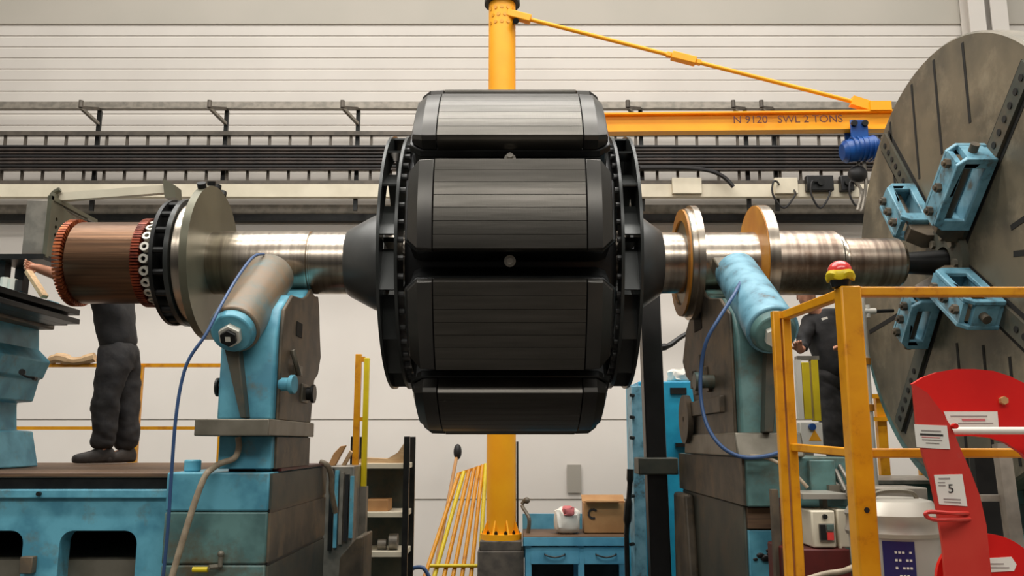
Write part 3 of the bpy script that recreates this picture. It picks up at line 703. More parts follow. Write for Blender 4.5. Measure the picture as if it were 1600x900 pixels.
# poles (local frame: radial is -Y)
def sect(bm, x, r, hw, rb, n=10):
    am = math.asin(hw / r); pts = []
    for i in range(n + 1):
        a = -am + 2 * am * i / n; pts.append((r * math.cos(a), r * math.sin(a)))
    rs = r * math.cos(am)
    pts = [(rb, -hw + .015), (rs - .028, -hw - .008)] + pts + [(rs - .028, hw + .008), (rb, hw - .015)]
    return [bm.verts.new((x, -p[0], p[1])) for p in pts]
def sect7(bm, x, r, hw, rb, n=7):
    am = math.asin(hw / r); pts = []
    for i in range(n):
        for f_ in (0.0, .33, .66, 1.0):
            a = -am + 2 * am * (i + f_) / n
            if f_ == 0 and i: a += .0015; 
            if f_ == 1 and i < n - 1: a -= .0015
            pts.append((r * math.cos(a), r * math.sin(a)))
        if i < n - 1:
            a = -am + 2 * am * (i + 1) / n; pts.append(((r - .005) * math.cos(a), (r - .005) * math.sin(a)))
    rs = r * math.cos(am)
    pts = [(rb, -hw + .015), (rs - .028, -hw - .008)] + pts + [(rs - .028, hw + .008), (rb, hw - .015)]
    return [bm.verts.new((x, -p[0], p[1])) for p in pts]
def loft(bm, secs):
    for a, c in zip(secs, secs[1:]):
        n = len(a)
        for i in range(n): bm.faces.new((a[i], a[(i + 1) % n], c[(i + 1) % n], c[i]))
    bm.faces.new(secs[0][::-1]); bm.faces.new(secs[-1])
HW = .268; RP = 1.158
def make_pole(ang):
    b = nb(); loft(b, [sect7(b, -.425, RP, HW, 1.02), sect7(b, .425, RP, HW, 1.02)])
    # shallow lamination joints on the face
    o = link('pole', b, 'lam'); o.parent = rot
    o['label'] = 'salient pole with a striped laminated face'
    for s in (-1, 1):
        b = nb()
        loft(b, [sect(b, s * .431, RP - .003, HW, 1.02), sect(b, s * .515, RP - .006, HW - .004, 1.02), sect(b, s * .572, RP - .045, HW - .065, 1.02), sect(b, s * .580, RP - .07, HW - .07, 1.02)])
        e_ = link('end_plate', b, 'endcap', .004, 16); e_.parent = o
    b = nb()
    prism(b, rrect(-.585, .585, -.238, .238, .07, 2), lambda x, z_, d_: Vector((x, -d_, z_)), .78, 1.0)
    prism(b, rrect(-.600, .600, -.250, .250, .07, 1), lambda x, z_, d_: Vector((x, -d_, z_)), .965, 1.015)
    cq_ = link('coil', b, 'coil', .008); cq_.parent = o
    b = nb(); prism(b, rrect(-.57, .57, -.2, .2, .06, 4), lambda x, z_, d_: Vector((x, -d_, z_)), 1.012, 1.03); cr = link('coil_collar', b, 'endcap', .003); cr.parent = o
    return o
pole0 = make_pole(0)
pole0.rotation_euler.x = -math.radians(5.7)
for k in range(1, 10):
    c = copy_tree(pole0, rot); c.rotation_euler.x = -math.radians(5.7 + 36 * k)
# spacers between the poles
b = nb(); cyl(b, (0, -.79, 0), (0, -1.0, 0), .022, seg=12); cyl(b, (0, -.985, 0), (0, -1.035, 0), .034, seg=12); cyl(b, (0, -1.035, 0), (0, -1.06, 0), .02, seg=6)
sp = link('spacer_bolt', b, 'alu'); sp.parent = rot; sp.rotation_euler.x = -math.radians(-11.1) * -1 if False else math.radians(11.1)
for k in range(1, 10):
    c = sp.copy(); C.objects.link(c); c.parent = rot; c.rotation_euler.x = math.radians(11.1 + 36 * k)

# ------------------------------------------------------------ steady rests
def arc_yz(cy, cz, r, a0, a1, n=8):
    return [(cy + r * math.cos(math.radians(a0 + (a1 - a0) * i / n)), cz + r * math.sin(math.radians(a0 + (a1 - a0) * i / n))) for i in range(n + 1)]
# left
LX0, LX1 = -1.675, -1.345
sl = T('steady_rest', 'blue steady rest with a big round arm under the left end of the shaft', 'steady rest', (-1.51, 5.5, 1.74))
prof = [(4.95, 2.02), (4.95, 2.50), (5.02, 2.66), (5.2, 2.78), (5.45, 2.80), (5.58, 2.84)] + arc_yz(YR, ZR, .232, 240, 290, 6) + [(5.93, 2.80), (5.98, 2.62), (6.03, 2.48), (5.97, 2.36), (5.86, 2.31), (5.8, 2.02)]
b = nb(); prism(b, prof, yz, LX0, LX1 - .012); P('housing', b, 'teal', sl, bev=.015)
b = nb(); prism(b, [(y_ if y_ > 5.0 else 5.0, z_) for y_, z_ in prof], yz, LX1 - .012, LX1 + .01); P('side_plate', b, 'grime', sl, bev=.008)
AX = -1.555
pa = Vector((AX, 4.80, 2.515)); pb_ = Vector((AX, 5.46, 2.95)); da = (pb_ - pa).normalized()
b = nb(); cyl(b, pa, pb_, .142, .152, seg=48); cyl(b, pb_, pb_ + da * .045, .152, .12, seg=48); P('arm', b, 'teal_worn', sl, bev=.01)
b = nb(); cyl(b, pa - da * .05, pa, .112, .128, seg=40); P('arm_cap', b, 'teal', sl, bev=.008)
b = nb(); cyl(b, pa - da * .09, pa - da * .045, .066, seg=6); P('nut', b, 'chalk', sl, bev=.004)
b = nb(); cyl(b, pa - da * .115, pa - da * .085, .047, seg=6); P('socket', b, 'dark', sl); b = nb(); box(b, AX - .014, AX + .014, 0, .001, -.014, .014)
bmesh.ops.transform(b, matrix=Matrix.Translation(pa - da * .117) @ Matrix.Rotation(.5, 4, 'X') @ Matrix.Translation((0, 0, 0)), verts=b.verts); bmesh.ops.translate(b, verts=b.verts, vec=(-AX, 0, 0)) if False else None
for v_ in b.verts: v_.co.x = v_.co.x - AX
P('socket_square', b, 'chalk', sl)
b = nb(); prism(b, [(xx(352, 545, 4.9), zy(540, 4.9)), (xx(374, 545, 4.9), zy(540, 4.9)), (xx(387, 652, 4.9), 2.03), (xx(378, 652, 4.9), 2.03)], xz, 4.87, 4.955); P('brace', b, 'grime_green', sl, bev=.006)
def knob(parent, p, d, r, L, m='dark'):
    d = Vector(d).normalized(); p = Vector(p); b = nb(); cyl(b, p, p + d * L * .7, r * .7, seg=20); cyl(b, p + d * L * .7, p + d * L, r, seg=20); P('knob', b, m, parent, bev=.004)
q = at(346, 605, 5.1); knob(sl, (LX0, 5.1, q.z), (-1, 0, 0), .055, .06)
q = at(437, 600, 4.98); knob(sl, (LX1, 5.03, q.z), (1, -.15, 0), .055, .09, 'teal')
q = at(480, 615, 5.6); knob(sl, (LX1, 5.62, q.z), (1, 0, 0), .06, .07)
b = nb(); q = at(462, 519, 5.5); box(b, LX1 + .004, LX1 + .014, 5.31, 5.45, q.z - .045, q.z + .045); P('slot', b, 'slot', sl)
b = nb(); q = at(455, 575, 5.3); tube(b, [(LX1 + .02, 5.2, q.z + .1), (LX1 + .04, 5.22, q.z + .02), (LX1 + .04, 5.3, q.z - .04)], .016); box(b, LX1, LX1 + .03, 5.3, 5.44, q.z - .04, q.z + .02); box(b, LX1, LX1 + .02, 5.5, 5.65, q.z - .2, q.z - .08); P('latch', b, 'iron', sl, bev=.004)
P('base_plate', box(nb(), -1.70, -1.30, 4.68, 5.75, 1.93, 2.02), 'iron', sl, bev=.006)
b = nb(); box(b, -1.62, -1.325, 4.85, 5.72, 1.752, 1.93); P('foot', b, 'teal', sl, bev=.006)
b = nb(); box(b, -1.325, -1.312, 4.9, 5.70, 1.752, 1.925); P('foot_side', b, 'grime', sl)
# right
RX0, RX1 = 1.275, 1.60
sr = T('steady_rest', 'grey-green steady rest with a blue round arm under the right end of the shaft', 'steady rest', (1.45, 5.5, 1.815))
prof = [(4.92, 1.815), (4.92, 2.50), (5.0, 2.64), (5.2, 2.76), (5.45, 2.80), (5.58, 2.84)] + arc_yz(YR, ZR, .232, 240, 290, 6) + [(6.0, 2.82), (6.25, 2.7), (6.42, 2.48), (6.3, 2.36), (6.12, 2.30), (6.05, 2.12), (6.25, 1.98), (6.2, 1.815)]
b = nb(); prism(b, prof, yz, RX0 + .012, RX1); P('housing', b, 'teal_green', sr, bev=.015)
b = nb(); prism(b, [(max(y_, 4.99), z_) for y_, z_ in prof], yz, RX0 - .008, RX0 + .012); P('side_plate', b, 'grime', sr, bev=.008)
AX = 1.435
pa = Vector((AX, 4.72, 2.50)); pb_ = Vector((AX, 5.43, 2.97)); da = (pb_ - pa).normalized()
b = nb(); cyl(b, pa, pb_, .145, .135, seg=48); cyl(b, pb_, pb_ + da * .04, .13, .1, seg=48); P('arm', b, 'blue_jaw', sr, bev=.01)
b = nb(); cyl(b, pa - da * .05, pa, .108, .13, seg=40); P('arm_cap', b, 'teal_green', sr, bev=.008)
b = nb(); cyl(b, pa - da * .09, pa - da * .045, .065, seg=6); P('nut', b, 'chalk', sr)
b = nb(); box(b, AX - .13, AX + .05, 5.38, 5.54, 2.95, 3.05, Matrix.Rotation(.55, 4, 'X')); P('roller_block', b, 'iron', sr, bev=.01)
b = nb(); prism(b, [(xx(1196, 540, 4.88), zy(530, 4.88)), (xx(1222, 545, 4.88), zy(530, 4.88)), (xx(1204, 652, 4.88), 1.95), (xx(1190, 652, 4.88), 1.95)], xz, 4.84, 4.93); P('brace', b, 'grime_green', sr, bev=.006)
z_ = zy(597, 5.5); knob(sr, (RX0, 5.45, z_), (-1, 0, 0), .06, .13, 'teal_green')
b = nb(); q = at(1105, 590, 6.0)
for i in range(5): box(b, RX0 - .03, RX0, 5.5 + i * .12, 5.58 + i * .12, z_ - .06 + .05 * (i % 3), z_ + .02 + .09 * (i % 3))
box(b, RX0 - .035, RX0, 5.2, 6.1, z_ - .2, z_ - .1); P('latch', b, 'grime', sr, bev=.005)
b = nb(); zz = zy(655, 6.15); tire(b, RX0 - .06, RX0 - .02, .02, .17, 6.2, zz, 40); P('handwheel', b, 'grime', sr)
b = nb(); q = zy(505, 5.9); box(b, RX0 - .012, RX0, 5.72, 5.95, q - .06, q + .05); P('slot', b, 'slot', sr)
b = nb(); prism(b, [(4.86, 1.815), (4.9, 1.95), (6.3, 1.95), (6.35, 1.815)], yz, RX0 - .03, RX1 + .02); P('foot', b, 'iron', sr, bev=.01)

# pedestals
pd = T('pedestal_block', 'stacked blue cast blocks under the left steady rest', 'machine base', (-1.6, 5.5, 0))
zs = [1.735, zy(800, 4.8), zy(883, 4.8), .85, 0]
for i in range(4):
    o_ = 0
    sl_ = P('slab', box(nb(), -1.875 - o_, -1.318, 4.8 - o_ * .5, 6.22, zs[i + 1] + .004, zs[i]), 'teal_green' if i else 'teal', pd, bev=.010)
    P('side_face', box(nb(), -1.318, -1.304, 4.815, 6.21, zs[i + 1] + .012, zs[i] - .008), ['grime_green', 'grime', 'grime_green', 'grime_green'][i], sl_)
P('seam_filler', box(nb(), -1.86, -1.312, 4.82, 6.216, 0, 1.72), 'black', pd)  # added black box, keeps light from showing through the slab seams
for px, Y_ in ((301, 4.95), (413, 4.95)):
    q = at(px, 728, Y_); b = nb(); cyl(b, (q.x, Y_, 1.735), (q.x, Y_, 1.80), .046, seg=18); P('bolt', b, 'teal', pd, bev=.008)
b = nb(); hexv = at(345, 885, 4.78); cyl(b, (hexv.x, 4.77, hexv.z), (hexv.x, 4.77, hexv.z + .06), .012, seg=10); sphere(b, (hexv.x, 4.77, hexv.z + .065), .018); cyl(b, (hexv.x, 4.79, hexv.z), (hexv.x - .05, 4.74, hexv.z), .014, seg=8)
P('grease_valve', b, 'iron', pd)
b = nb(); q = at(310, 890, 4.76); cyl(b, (q.x - .03, 4.76, q.z), (q.x + .05, 4.76, q.z), .014, seg=10); P('yellow_tag', b, 'lemon', pd)
b = nb(); box(b, -1.6, -1.3, 4.98, 6.2, 1.735, 1.75); P('oily_top', b, 'maroon', pd)

pr_ = T('machine_pedestal', 'tall grimy green pedestal carrying the right steady rest', 'machine base', (1.6, 5.6, 0))
zt1 = 1.815; zb1 = zy(792, 4.9)
P('top_slab', box(nb(), 1.30, 1.86, 4.9, 6.8, zb1, zt1), 'teal_green', pr_, bev=.008)
P('slab_side', box(nb(), 1.285, 1.30, 4.93, 6.79, zb1 + .005, zt1 - .004), 'grime', pr_)
P('body', box(nb(), 1.30, 1.80, 5.0, 6.75, 0, zb1), 'grime_green', pr_, bev=.01)
q = zy(828, 4.99); P('front_panel', box(nb(), 1.315, 1.70, 4.97, 5.0, .2, q), 'teal', pr_, bev=.004)
P('front_strip', box(nb(), 1.315, 1.70, 4.965, 5.0, q + .01, zb1 - .01), 'brown_strip', pr_)
b = nb(); prism(b, [(6.1, 0), (6.80, 0), (6.75, zb1 - .02), (6.35, zb1 - .02)], yz, 1.23, 1.30); P('rib', b, 'grime', pr_, bev=.02)
b = nb()
for (a, c, r_) in ((1188, 868, .02), (1196, 872, .025), (1204, 866, .02), (1212, 870, .022), (1180, 874, .012), (1200, 860, .012)):
    q = at(a, c, 4.96); sphere(b, (q.x, 4.955, q.z), r_, 1.2, .4, .8, seg=10)
P('paint_mark', b, 'black', pr_)

# black prop column
pc = T('support_prop', 'thick black column with a grey clamp standing behind the rotor', 'column', (xx(1030, 900, 7.0), 7.0, 0))
b = nb(); A = at(1031, 900, 7.0); B_ = at(1014, 470, 7.0); dd = B_ - A; A -= dd * (A.z / dd.z); B_ = A + dd * (3.12 / dd.z)
bar(b, A, B_, .16, .16, up=Vector((0, 1, 0))); P('shaft', b, 'black', pc, bev=.012)
q = at(1026, 728, 6.95); P('clamp', box(nb(), q.x - .155, q.x + .155, 6.86, 7.12, q.z - .065, q.z + .065), 'grime_green', pc, bev=.01)

# teal cabinet behind
YC = 8.0
cb2 = T('machine_cabinet', 'bright teal machine cabinet behind the black column', 'cabinet', (xx(1040, 800, YC), YC + .4, 0))
P('carcass', box(nb(), xx(1000, 700, YC), xx(1088, 700, YC), YC, YC + .9, .0, zy(596, YC)), 'turq', cb2, bev=.01)
P('left_post', box(nb(), xx(986, 700, YC), xx(1003, 700, YC), YC - .12, YC + .2, 0, zy(604, YC)), 'blue_jaw', cb2, bev=.006)
for py in (618, 652, 684, 775, 850): 
    q = at(990, py, YC - .12); b = nb(); cyl(b, (q.x, YC - .12, q.z), (q.x - .03, YC - .15, q.z), .016, seg=8); P('bolt', b, 'dark', cb2)
q0_, q1_ = at(1047, 616, YC), at(1072, 606, YC)
P('vent_slot', box(nb(), q0_.x, q1_.x, YC - .02, YC, q0_.z, q1_.z), 'dark', cb2)
P('drip_lip', box(nb(), xx(1054, 690, YC), xx(1090, 690, YC), YC - .06, YC, zy(698, YC), zy(692, YC)), 'dark', cb2)
q = at(1064, 592, 8.15); zc8 = zy(596, YC); b = crumple(q.x - .11, q.x + .12, 8.05, 8.35, zc8, zc8 + .13, 11)
MO('rag', b, 'paper', 'crumpled white rag lying on the teal machine cabinet', 'rag')
b = nb(); sp_ = [at(985, 733, 7.5), at(984, 760, 7.5), at(981, 800, 7.5), at(979, 835, 7.5)]
tube(b, sp_, [.03, .022, .034, .022]); A = sp_[-1]; cyl(b, (A.x, A.y, 0), A, .022, seg=10)
MO('tool_stand', b, 'dark', 'slim dark tool standing between the workbench and the teal cabinet', 'tool')
b = nb(); tube(b, [at(1030, 543, 7.0), at(1045, 540, 7.05), at(1062, 528, 7.1), at(1075, 520, 7.15)], [.03, .022, .02, .018]); MO('handle_lever', b, 'cable_black', 'short dark lever pointing right from the black column', 'lever')

# hoses
def hose(pts, r, m, name, lab, cat='hose'):
    b = nb(); tube(b, pts, r, seg=10); return MO(name, b, m, lab, cat)
hose([at(412, 397, 5.35), at(395, 402, 5.2), at(370, 435, 4.95), at(345, 478, 4.72), at(322, 522, 4.62), at(296, 560, 4.6), at(283, 600, 4.6), at(274, 660, 4.6), at(268, 740, 4.62), at(262, 830, 4.65), at(252, 930, 4.7)], .009, 'hose_blue', 'air_hose', 'thin blue hose hanging from the left steady rest arm past the blue bed')
hose([at(372, 683, 4.82), at(373, 700, 4.82), at(366, 716, 4.82), at(345, 724, 4.80), at(332, 732, 4.76), at(320, 745, 4.72), at(306, 780, 4.70), at(290, 830, 4.68), at(272, 890, 4.68), at(262, 930, 4.68)], .017, 'hose_beige', 'oil_hose', 'beige hose running over the edge of the left pedestal block')
hose([at(1160, 408, 5.35), at(1168, 415, 5.25), at(1150, 455, 4.95), at(1125, 495, 4.85), at(1105, 530, 4.85), at(1096, 570, 4.9), at(1095, 620, 4.9), at(1105, 665, 4.86), at(1128, 698, 4.8), at(1160, 714, 4.78), at(1200, 712, 4.78), at(1235, 700, 4.82)], .011, 'hose_blue', 'air_hose', 'blue-grey hose hanging from the right steady rest arm and curving over its pedestal')
hose([at(1172, 712, 4.84), at(1200, 716, 4.8), at(1235, 735, 4.75), at(1262, 762, 4.72)], .010, 'hose_beige', 'oil_hose', 'pale thin pipe slanting down over the right pedestal')
hose([at(500, 722, 6.1), at(512, 728, 6.1), at(518, 745, 6.15), at(518, 768, 6.2), at(524, 800, 6.3)], .02, 'hose_beige', 'flexible_conduit', 'pale flexible conduit bending down behind the left pedestal block')
hose([at(1345, 880, 4.2), at(1320, 892, 4.1), at(1290, 897, 4.1), at(1262, 905, 4.1)], .014, 'hose_beige', 'flexible_hose', 'pinkish hose curving in front of the maroon stand')
hose([at(640, 893, 9.0), at(648, 887, 9.0), at(662, 888, 9.0), at(672, 905, 9.0)], .02, 'hose_blue', 'coiled_cable', 'dark cable curling at the foot of the yellow tubes')

# ------------------------------------------------------------ faceplate
FX = 3.0; FR = 1.53
fp = T('faceplate', 'very large round iron lathe faceplate with four blue jaws at the right', 'faceplate', (FX, YR, ZR))
b = nb(); lathe_solid(b, [(FX, FR - .015), (FX + .015, FR), (FX + .17, FR), (FX + .18, FR - .02)], YR, ZR, 160); P('plate', b, 'plate', fp)
def slot(y0, z0, y1, z1, w_, m='slot', h=.004, nm='slot'):
    b = nb(); bar(b, (FX - h / 2 + .001, y0, z0), (FX - h / 2 + .001, y1, z1), w_, h, up=Vector((1, 0, 0))) ; return P(nm, b, m, fp)
def barplane(b, y0, z0, y1, z1, w_, x0, x1):
    d_ = Vector((y1 - y0, z1 - z0)).normalized(); n_ = Vector((-d_.y, d_.x)) * w_ / 2
    prism(b, [(y0 + n_.x, z0 + n_.y), (y1 + n_.x, z1 + n_.y), (y1 - n_.x, z1 - n_.y), (y0 - n_.x, z0 - n_.y)], yz, x0, x1)
def slot(y0, z0, y1, z1, w_, nm='slot', m='slot', x0=FX - .003, x1=FX + .01):
    b = nb(); barplane(b, y0, z0, y1, z1, w_, x0, x1); return P(nm, b, m, fp)
for dy, zl in ((.72, .32), (.32, .55), (-.03, .62), (-.42, .7)):
    ztop = math.sqrt(FR ** 2 - dy ** 2) - .06
    slot(YR + dy, ZR + zl + .15, YR + dy, ZR + ztop, .028)
for dy, zl in ((.42, .75), (.0, .55), (-.32, .6), (-.6, .7)):
    zb2 = math.sqrt(FR ** 2 - dy ** 2) - .06
    slot(YR + dy, ZR - zl, YR + dy, ZR - zb2, .028)
slot(YR + .75, ZR + .28, YR + 1.42, ZR + .16, .035)
slot(YR + .7, ZR - .22, YR + 1.4, ZR - .30, .035)
slot(YR - .75, ZR + .06, YR - 1.4, ZR + .15, .035); slot(YR - .75, ZR - .1, YR - 1.4, ZR - .2, .035)
# diagonal T-slot ways carrying the jaws
for sa, (uy, uz) in enumerate(((.58, .82), (-.76, .65), (.66, -.75), (-.80, -.60))):
    U = Vector((uy, uz)).normalized(); N_ = Vector((-U.y, U.x))
    for s in (-1, 1):
        a0_ = U * .22 + N_ * .085 * s; a1_ = U * 1.44 + N_ * .085 * s
        slot(YR + a0_.x, ZR + a0_.y, YR + a1_.x, ZR + a1_.y, .032)
    b = nb(); barplane(b, YR + U.x * .2, ZR + U.y * .2, YR + U.x * 1.45, ZR + U.y * 1.45, .13, FX - .022, FX); P('jaw_way', b, 'grime_green', fp)
    for k in range(6):
        b = nb(); r_ = .92 + k * .09; cyl(b, (FX - .028, YR + U.x * r_, ZR + U.y * r_), (FX - .021, YR + U.x * r_, ZR + U.y * r_), .022, seg=10); P('screw_hole', b, 'slot', fp)
# hub boss
b = nb(); tire(b, FX - .05, FX, .11, .26, YR, ZR, 48); P('hub_boss', b, 'grime_green', fp)
for k in range(8):
    b = nb(); a = 2 * PI * k / 8 + .2; cyl(b, (FX - .07, YR + .18 * math.cos(a), ZR + .18 * math.sin(a)), (FX - .05, YR + .18 * math.cos(a), ZR + .18 * math.sin(a)), .03, seg=6); P('hub_bolt', b, 'iron', fp)
def jaw(uy, uz, r0, r1, wd, hgt, lab=None):
    U = Vector((0, uy, uz)).normalized(); N_ = Vector((0, -U.z, U.y)); H_ = Vector((-1, 0, 0)); O = Vector((FX - .02, YR, ZR))
    def f(r, h, t): return O + U * r + H_ * h + N_ * t
    b = nb()
    for s in (-1, 1):
        t0, t1 = (wd / 2 - .03, wd / 2) if s > 0 else (-wd / 2, -wd / 2 + .03)
        prism(b, [(r0, 0), (r1, 0), (r1, hgt - .05), (r1 - .05, hgt), (r0 + .04, hgt), (r0, hgt - .06)], lambda r, h, t: f(r, h, t), t0, t1,
              holes=[[(r0 + .08, .055), (r1 - .07, .055), (r1 - .07, hgt - .05), (r0 + .08, hgt - .05)]])
    j = P('jaw', b, 'blue_jaw', fp, bev=.006, label=lab)
    b = nb()
    for (a0_, a1_, h0, h1) in ((r0 + .02, r1 - .04, hgt - .035, hgt - .002), (r0 + .02, r1 - .01, 0.0, .04), (r1 - .04, r1 - .003, .03, hgt - .06), (r0 + .003, r0 + .04, .03, hgt - .07)):
        prism(b, [(a0_, h0), (a1_, h0), (a1_, h1), (a0_, h1)], lambda r, h, t: f(r, h, t), -wd / 2 + .031, wd / 2 - .031)
    P('jaw_web', b, 'blue_jaw', j)
    for k in range(3):
        r_ = r0 + .09 + k * (r1 - r0 - .18) / 2; b = nb(); hexbolt(b, f(r_, hgt - .002, 0), H_, .032, .03); P('bolt', b, 'grime', j)
    b = nb(); c_ = f((r0 + r1) / 2, .12, 0); cyl(b, f(r0 + .05, hgt * .5, 0), f(r1 + .05, hgt * .5, 0), .028, seg=12); P('screw', b, 'grime', j)
    b = nb(); prism(b, [(r0 - .12, .0), (r0, 0), (r0, hgt - .05), (r0 - .05, hgt - .05), (r0 - .12, hgt - .14)], lambda r, h, t: f(r, h, t), -wd * .3, wd * .3); P('gripping_step', b, 'grime', j, bev=.004)
    return j
jaw(.58, .82, .34, .76, .20, .22, 'upper left pale blue jaw with three bolts')
jaw(-.76, .65, .34, .88, .20, .24, 'upper right pale blue jaw, the longest')
jaw(.66, -.75, .26, .66, .18, .20, 'lower left pale blue jaw')
jaw(-.80, -.60, .28, .76, .20, .24, 'lower right pale blue jaw')
b = nb(); q = at(1436, 342, 6.0); cyl(b, (2.78, 6.02, q.z), (2.78, 6.14, q.z), .022, seg=10); P('pink_marker', b, 'red_ink', fp)
# guard behind the plate
b = nb(); n_ = 26; pts_o = [(YR + 1.60 * math.cos(a), ZR + 1.60 * math.sin(a)) for a in [math.radians(-8 - 85 * i / n_) for i in range(n_ + 1)]]; pts_i = [(YR + 1.52 * math.cos(a), ZR + 1.52 * math.sin(a)) for a in [math.radians(-8 - 85 * i / n_) for i in range(n_ + 1)]][::-1]
prism(b, pts_o + pts_i, yz, FX + .02, FX + .5)
hs = T('headstock', 'green-blue lathe headstock with a curved guard behind the faceplate', 'headstock', (4.0, 5.8, 0))
P('curved_guard', b, 'teal_green', hs)
P('body', box(nb(), FX + .3, 5.0, 4.9, 6.9, 0, 4.2), 'teal_green', hs, bev=.03)
b = nb(); lathe_solid(b, [(FX + .18, .5), (FX + .32, .5)], YR, ZR, 48); P('spindle_nose', b, 'iron', hs)
P('base', box(nb(), 2.9, 5.2, 4.6, 7.2, 0, 1.35), 'teal_green', hs, bev=.02)

# right rear bed + rail
rb = T('rear_bed', 'low dark machine bed the right worker stands on', 'machine base', (3.2, 7.6, 0))
P('body', box(nb(), 2.0, 5.2, 7.25, 8.2, 0, 1.56), 'teal_green', rb, bev=.01)
P('top', box(nb(), 2.0, 5.2, 7.2, 8.25, 1.56, 1.59), 'galv', rb)
rg = T('rear_guardrail', 'yellow guardrail behind the right worker beside the faceplate', 'guardrail', (at(1378, 700, 8.4).x, 8.4, 0))
zt4 = zy(618, 8.4)
for p in (1378, 1440):
    X = xx(p, 690, 8.4); P('post', box(nb(), X - .045, X + .045, 8.36, 8.42, 0, zt4), 'yellow', rg)
zz = zy(655, 8.4); P('rail', box(nb(), xx(1345, 655, 8.4), xx(1500, 655, 8.4), 8.33, 8.37, zz - .02, zz + .02), 'yellow', rg)
P('rail', box(nb(), xx(1345, 655, 8.4), xx(1500, 655, 8.4), 8.33, 8.37, zt4 - .03, zt4 + .01), 'yellow', rg)

# white pipe post
wp = T('white_pipe', 'white vertical pipe post standing behind the yellow railing corner', 'pipe', (xx(1349, 640, 6.6), 6.6, 0))
X = xx(1347, 560, 6.6); b = nb(); cyl(b, (X, 6.6, 0), (X, 6.6, zy(438, 6.6)), .052, seg=20); P('pipe', b, 'paper', wp)
b = nb(); z = zy(487, 6.6); cyl(b, (X, 6.58, z), (X + .12, 6.58, z), .025, seg=12); cyl(b, (X + .06, 6.58, z - .05), (X + .06, 6.58, z + .05), .02, seg=10); P('valve', b, 'paper', wp)
b = nb(); cyl(b, (X + .12, 6.58, z), (X + .26, 6.58, z + .005), .014, seg=10); P('valve_lever', b, 'black', wp)
for py in (560, 632):
    b = nb(); z = zy(py, 6.6); tire(b, 0, .05, .05, .062, 0, 0, 20); bmesh.ops.transform(b, matrix=Matrix.Translation((X, 6.6, z)) @ Matrix.Rotation(PI / 2, 4, 'Y'), verts=b.verts); P('clamp', b, 'orange_face', wp)

# yellow post pair with white strip by right worker
gp = T('light_curtain', 'yellow and white twin safety post with a warning sticker beside the right worker', 'safety post', (xx(1266, 700, 6.4), 6.4, 0))
Y = 6.4
def pxbox(b, p0, p1, q0, q1, Y, d): box(b, xx(p0, (q0 + q1) / 2, Y), xx(p1, (q0 + q1) / 2, Y), Y, Y + d, zy(q1, Y), zy(q0, Y)); return b
P('white_strip', pxbox(nb(), 1246, 1254, 562, 655, Y, .05), 'paper', gp)
P('post', pxbox(nb(), 1255, 1267, 566, 655, Y, .06), 'lemon', gp, bev=.004)
P('post', pxbox(nb(), 1270, 1281, 562, 658, Y, .06), 'lemon', gp, bev=.004)
P('top_cap', pxbox(nb(), 1246, 1280, 556, 562, Y, .07), 'galv', gp)
P('switch_box', pxbox(nb(), 1251, 1286, 660, 698, Y, .08), 'paper', gp, bev=.005)
b = nb(); q = at(1268, 667, Y); cyl(b, (q.x, Y, q.z), (q.x, Y - .03, q.z), .025, seg=16); P('switch_knob', b, 'blue_hoist', gp)
b = nb(); q = at(1273, 681, Y); prism(b, [(q.x - .045, q.z - .035), (q.x + .045, q.z - .035), (q.x, q.z + .045)], xz, Y - .004, Y); P('warning_sticker', b, 'crane', gp)
P('stem', pxbox(nb(), 1257, 1277, 698, 900, Y + .01, .05), 'galv', gp)
b = nb(); q = at(1267, 900, Y); box(b, q.x - .05, q.x + .05, Y + .01, Y + .06, 0, q.z); P('stem_foot', b, 'galv', gp)

# maroon stand with control boxes
st = T('maroon_stand', 'dark maroon cabinet stand behind the yellow railing', 'cabinet', (xx(1270, 880, 4.4), 4.5, 0))
P('body', box(nb(), xx(1232, 880, 4.4), xx(1330, 880, 4.4), 4.4, 4.75, 0, zy(858, 4.4)), 'maroon', st, bev=.008)
P('back_plate', box(nb(), xx(1226, 880, 4.6), xx(1240, 880, 4.6), 4.6, 4.64, 0, zy(778, 4.6)), 'maroon', st)
P('wooden_edge', box(nb(), xx(1212, 880, 4.55), xx(1222, 880, 4.55), 4.55, 4.6, 0, zy(765, 4.55)), 'grime', st)
P('top_shelf', box(nb(), xx(1255, 776, 4.45), xx(1330, 776, 4.45), 4.45, 4.8, zy(780, 4.45), zy(772, 4.45)), 'alu', st)
P('shelf_bracket', box(nb(), xx(1286, 800, 4.7), xx(1294, 800, 4.7), 4.7, 4.75, zy(858, 4.7) - .1, zy(776, 4.7)), 'iron', st)
ctl = T('control_box', 'cream control box with dark and red buttons behind the yellow railing', 'control box', (xx(1290, 850, 4.42), 4.5, zy(858, 4.4)))
P('case', box(nb(), xx(1269, 830, 4.42), xx(1306, 830, 4.42), 4.42, 4.62, zy(857, 4.42) + .003, zy(798, 4.42)), 'cream', ctl, bev=.008)
P('panel', pxbox(nb(), 1281, 1304, 818, 846, 4.41, .012), 'alu', ctl)
P('rocker', pxbox(nb(), 1282, 1291, 820, 844, 4.395, .02), 'black', ctl)
P('red_button', pxbox(nb(), 1293, 1303, 832, 844, 4.395, .02), 'lamp_red', ctl)
P('green_button', pxbox(nb(), 1293, 1303, 820, 829, 4.395, .02), 'teal_green', ctl)
b = nb(); q = at(1288, 807, 4.42); cyl(b, (q.x, 4.42, q.z), (q.x, 4.405, q.z), .012, seg=12); P('indicator', b, 'dark', ctl)
b = nb(); pxbox(b, 1309, 1328, 796, 856, 4.45, .15); bx_ = MO('switch_case', b, 'cream', 'plain cream switch case beside the control box with red button', 'control box', bev=.008)
b = nb(); pxbox(b, 1312, 1316, 852, 862, 4.44, .02); P('clip', b, 'cream', bx_)
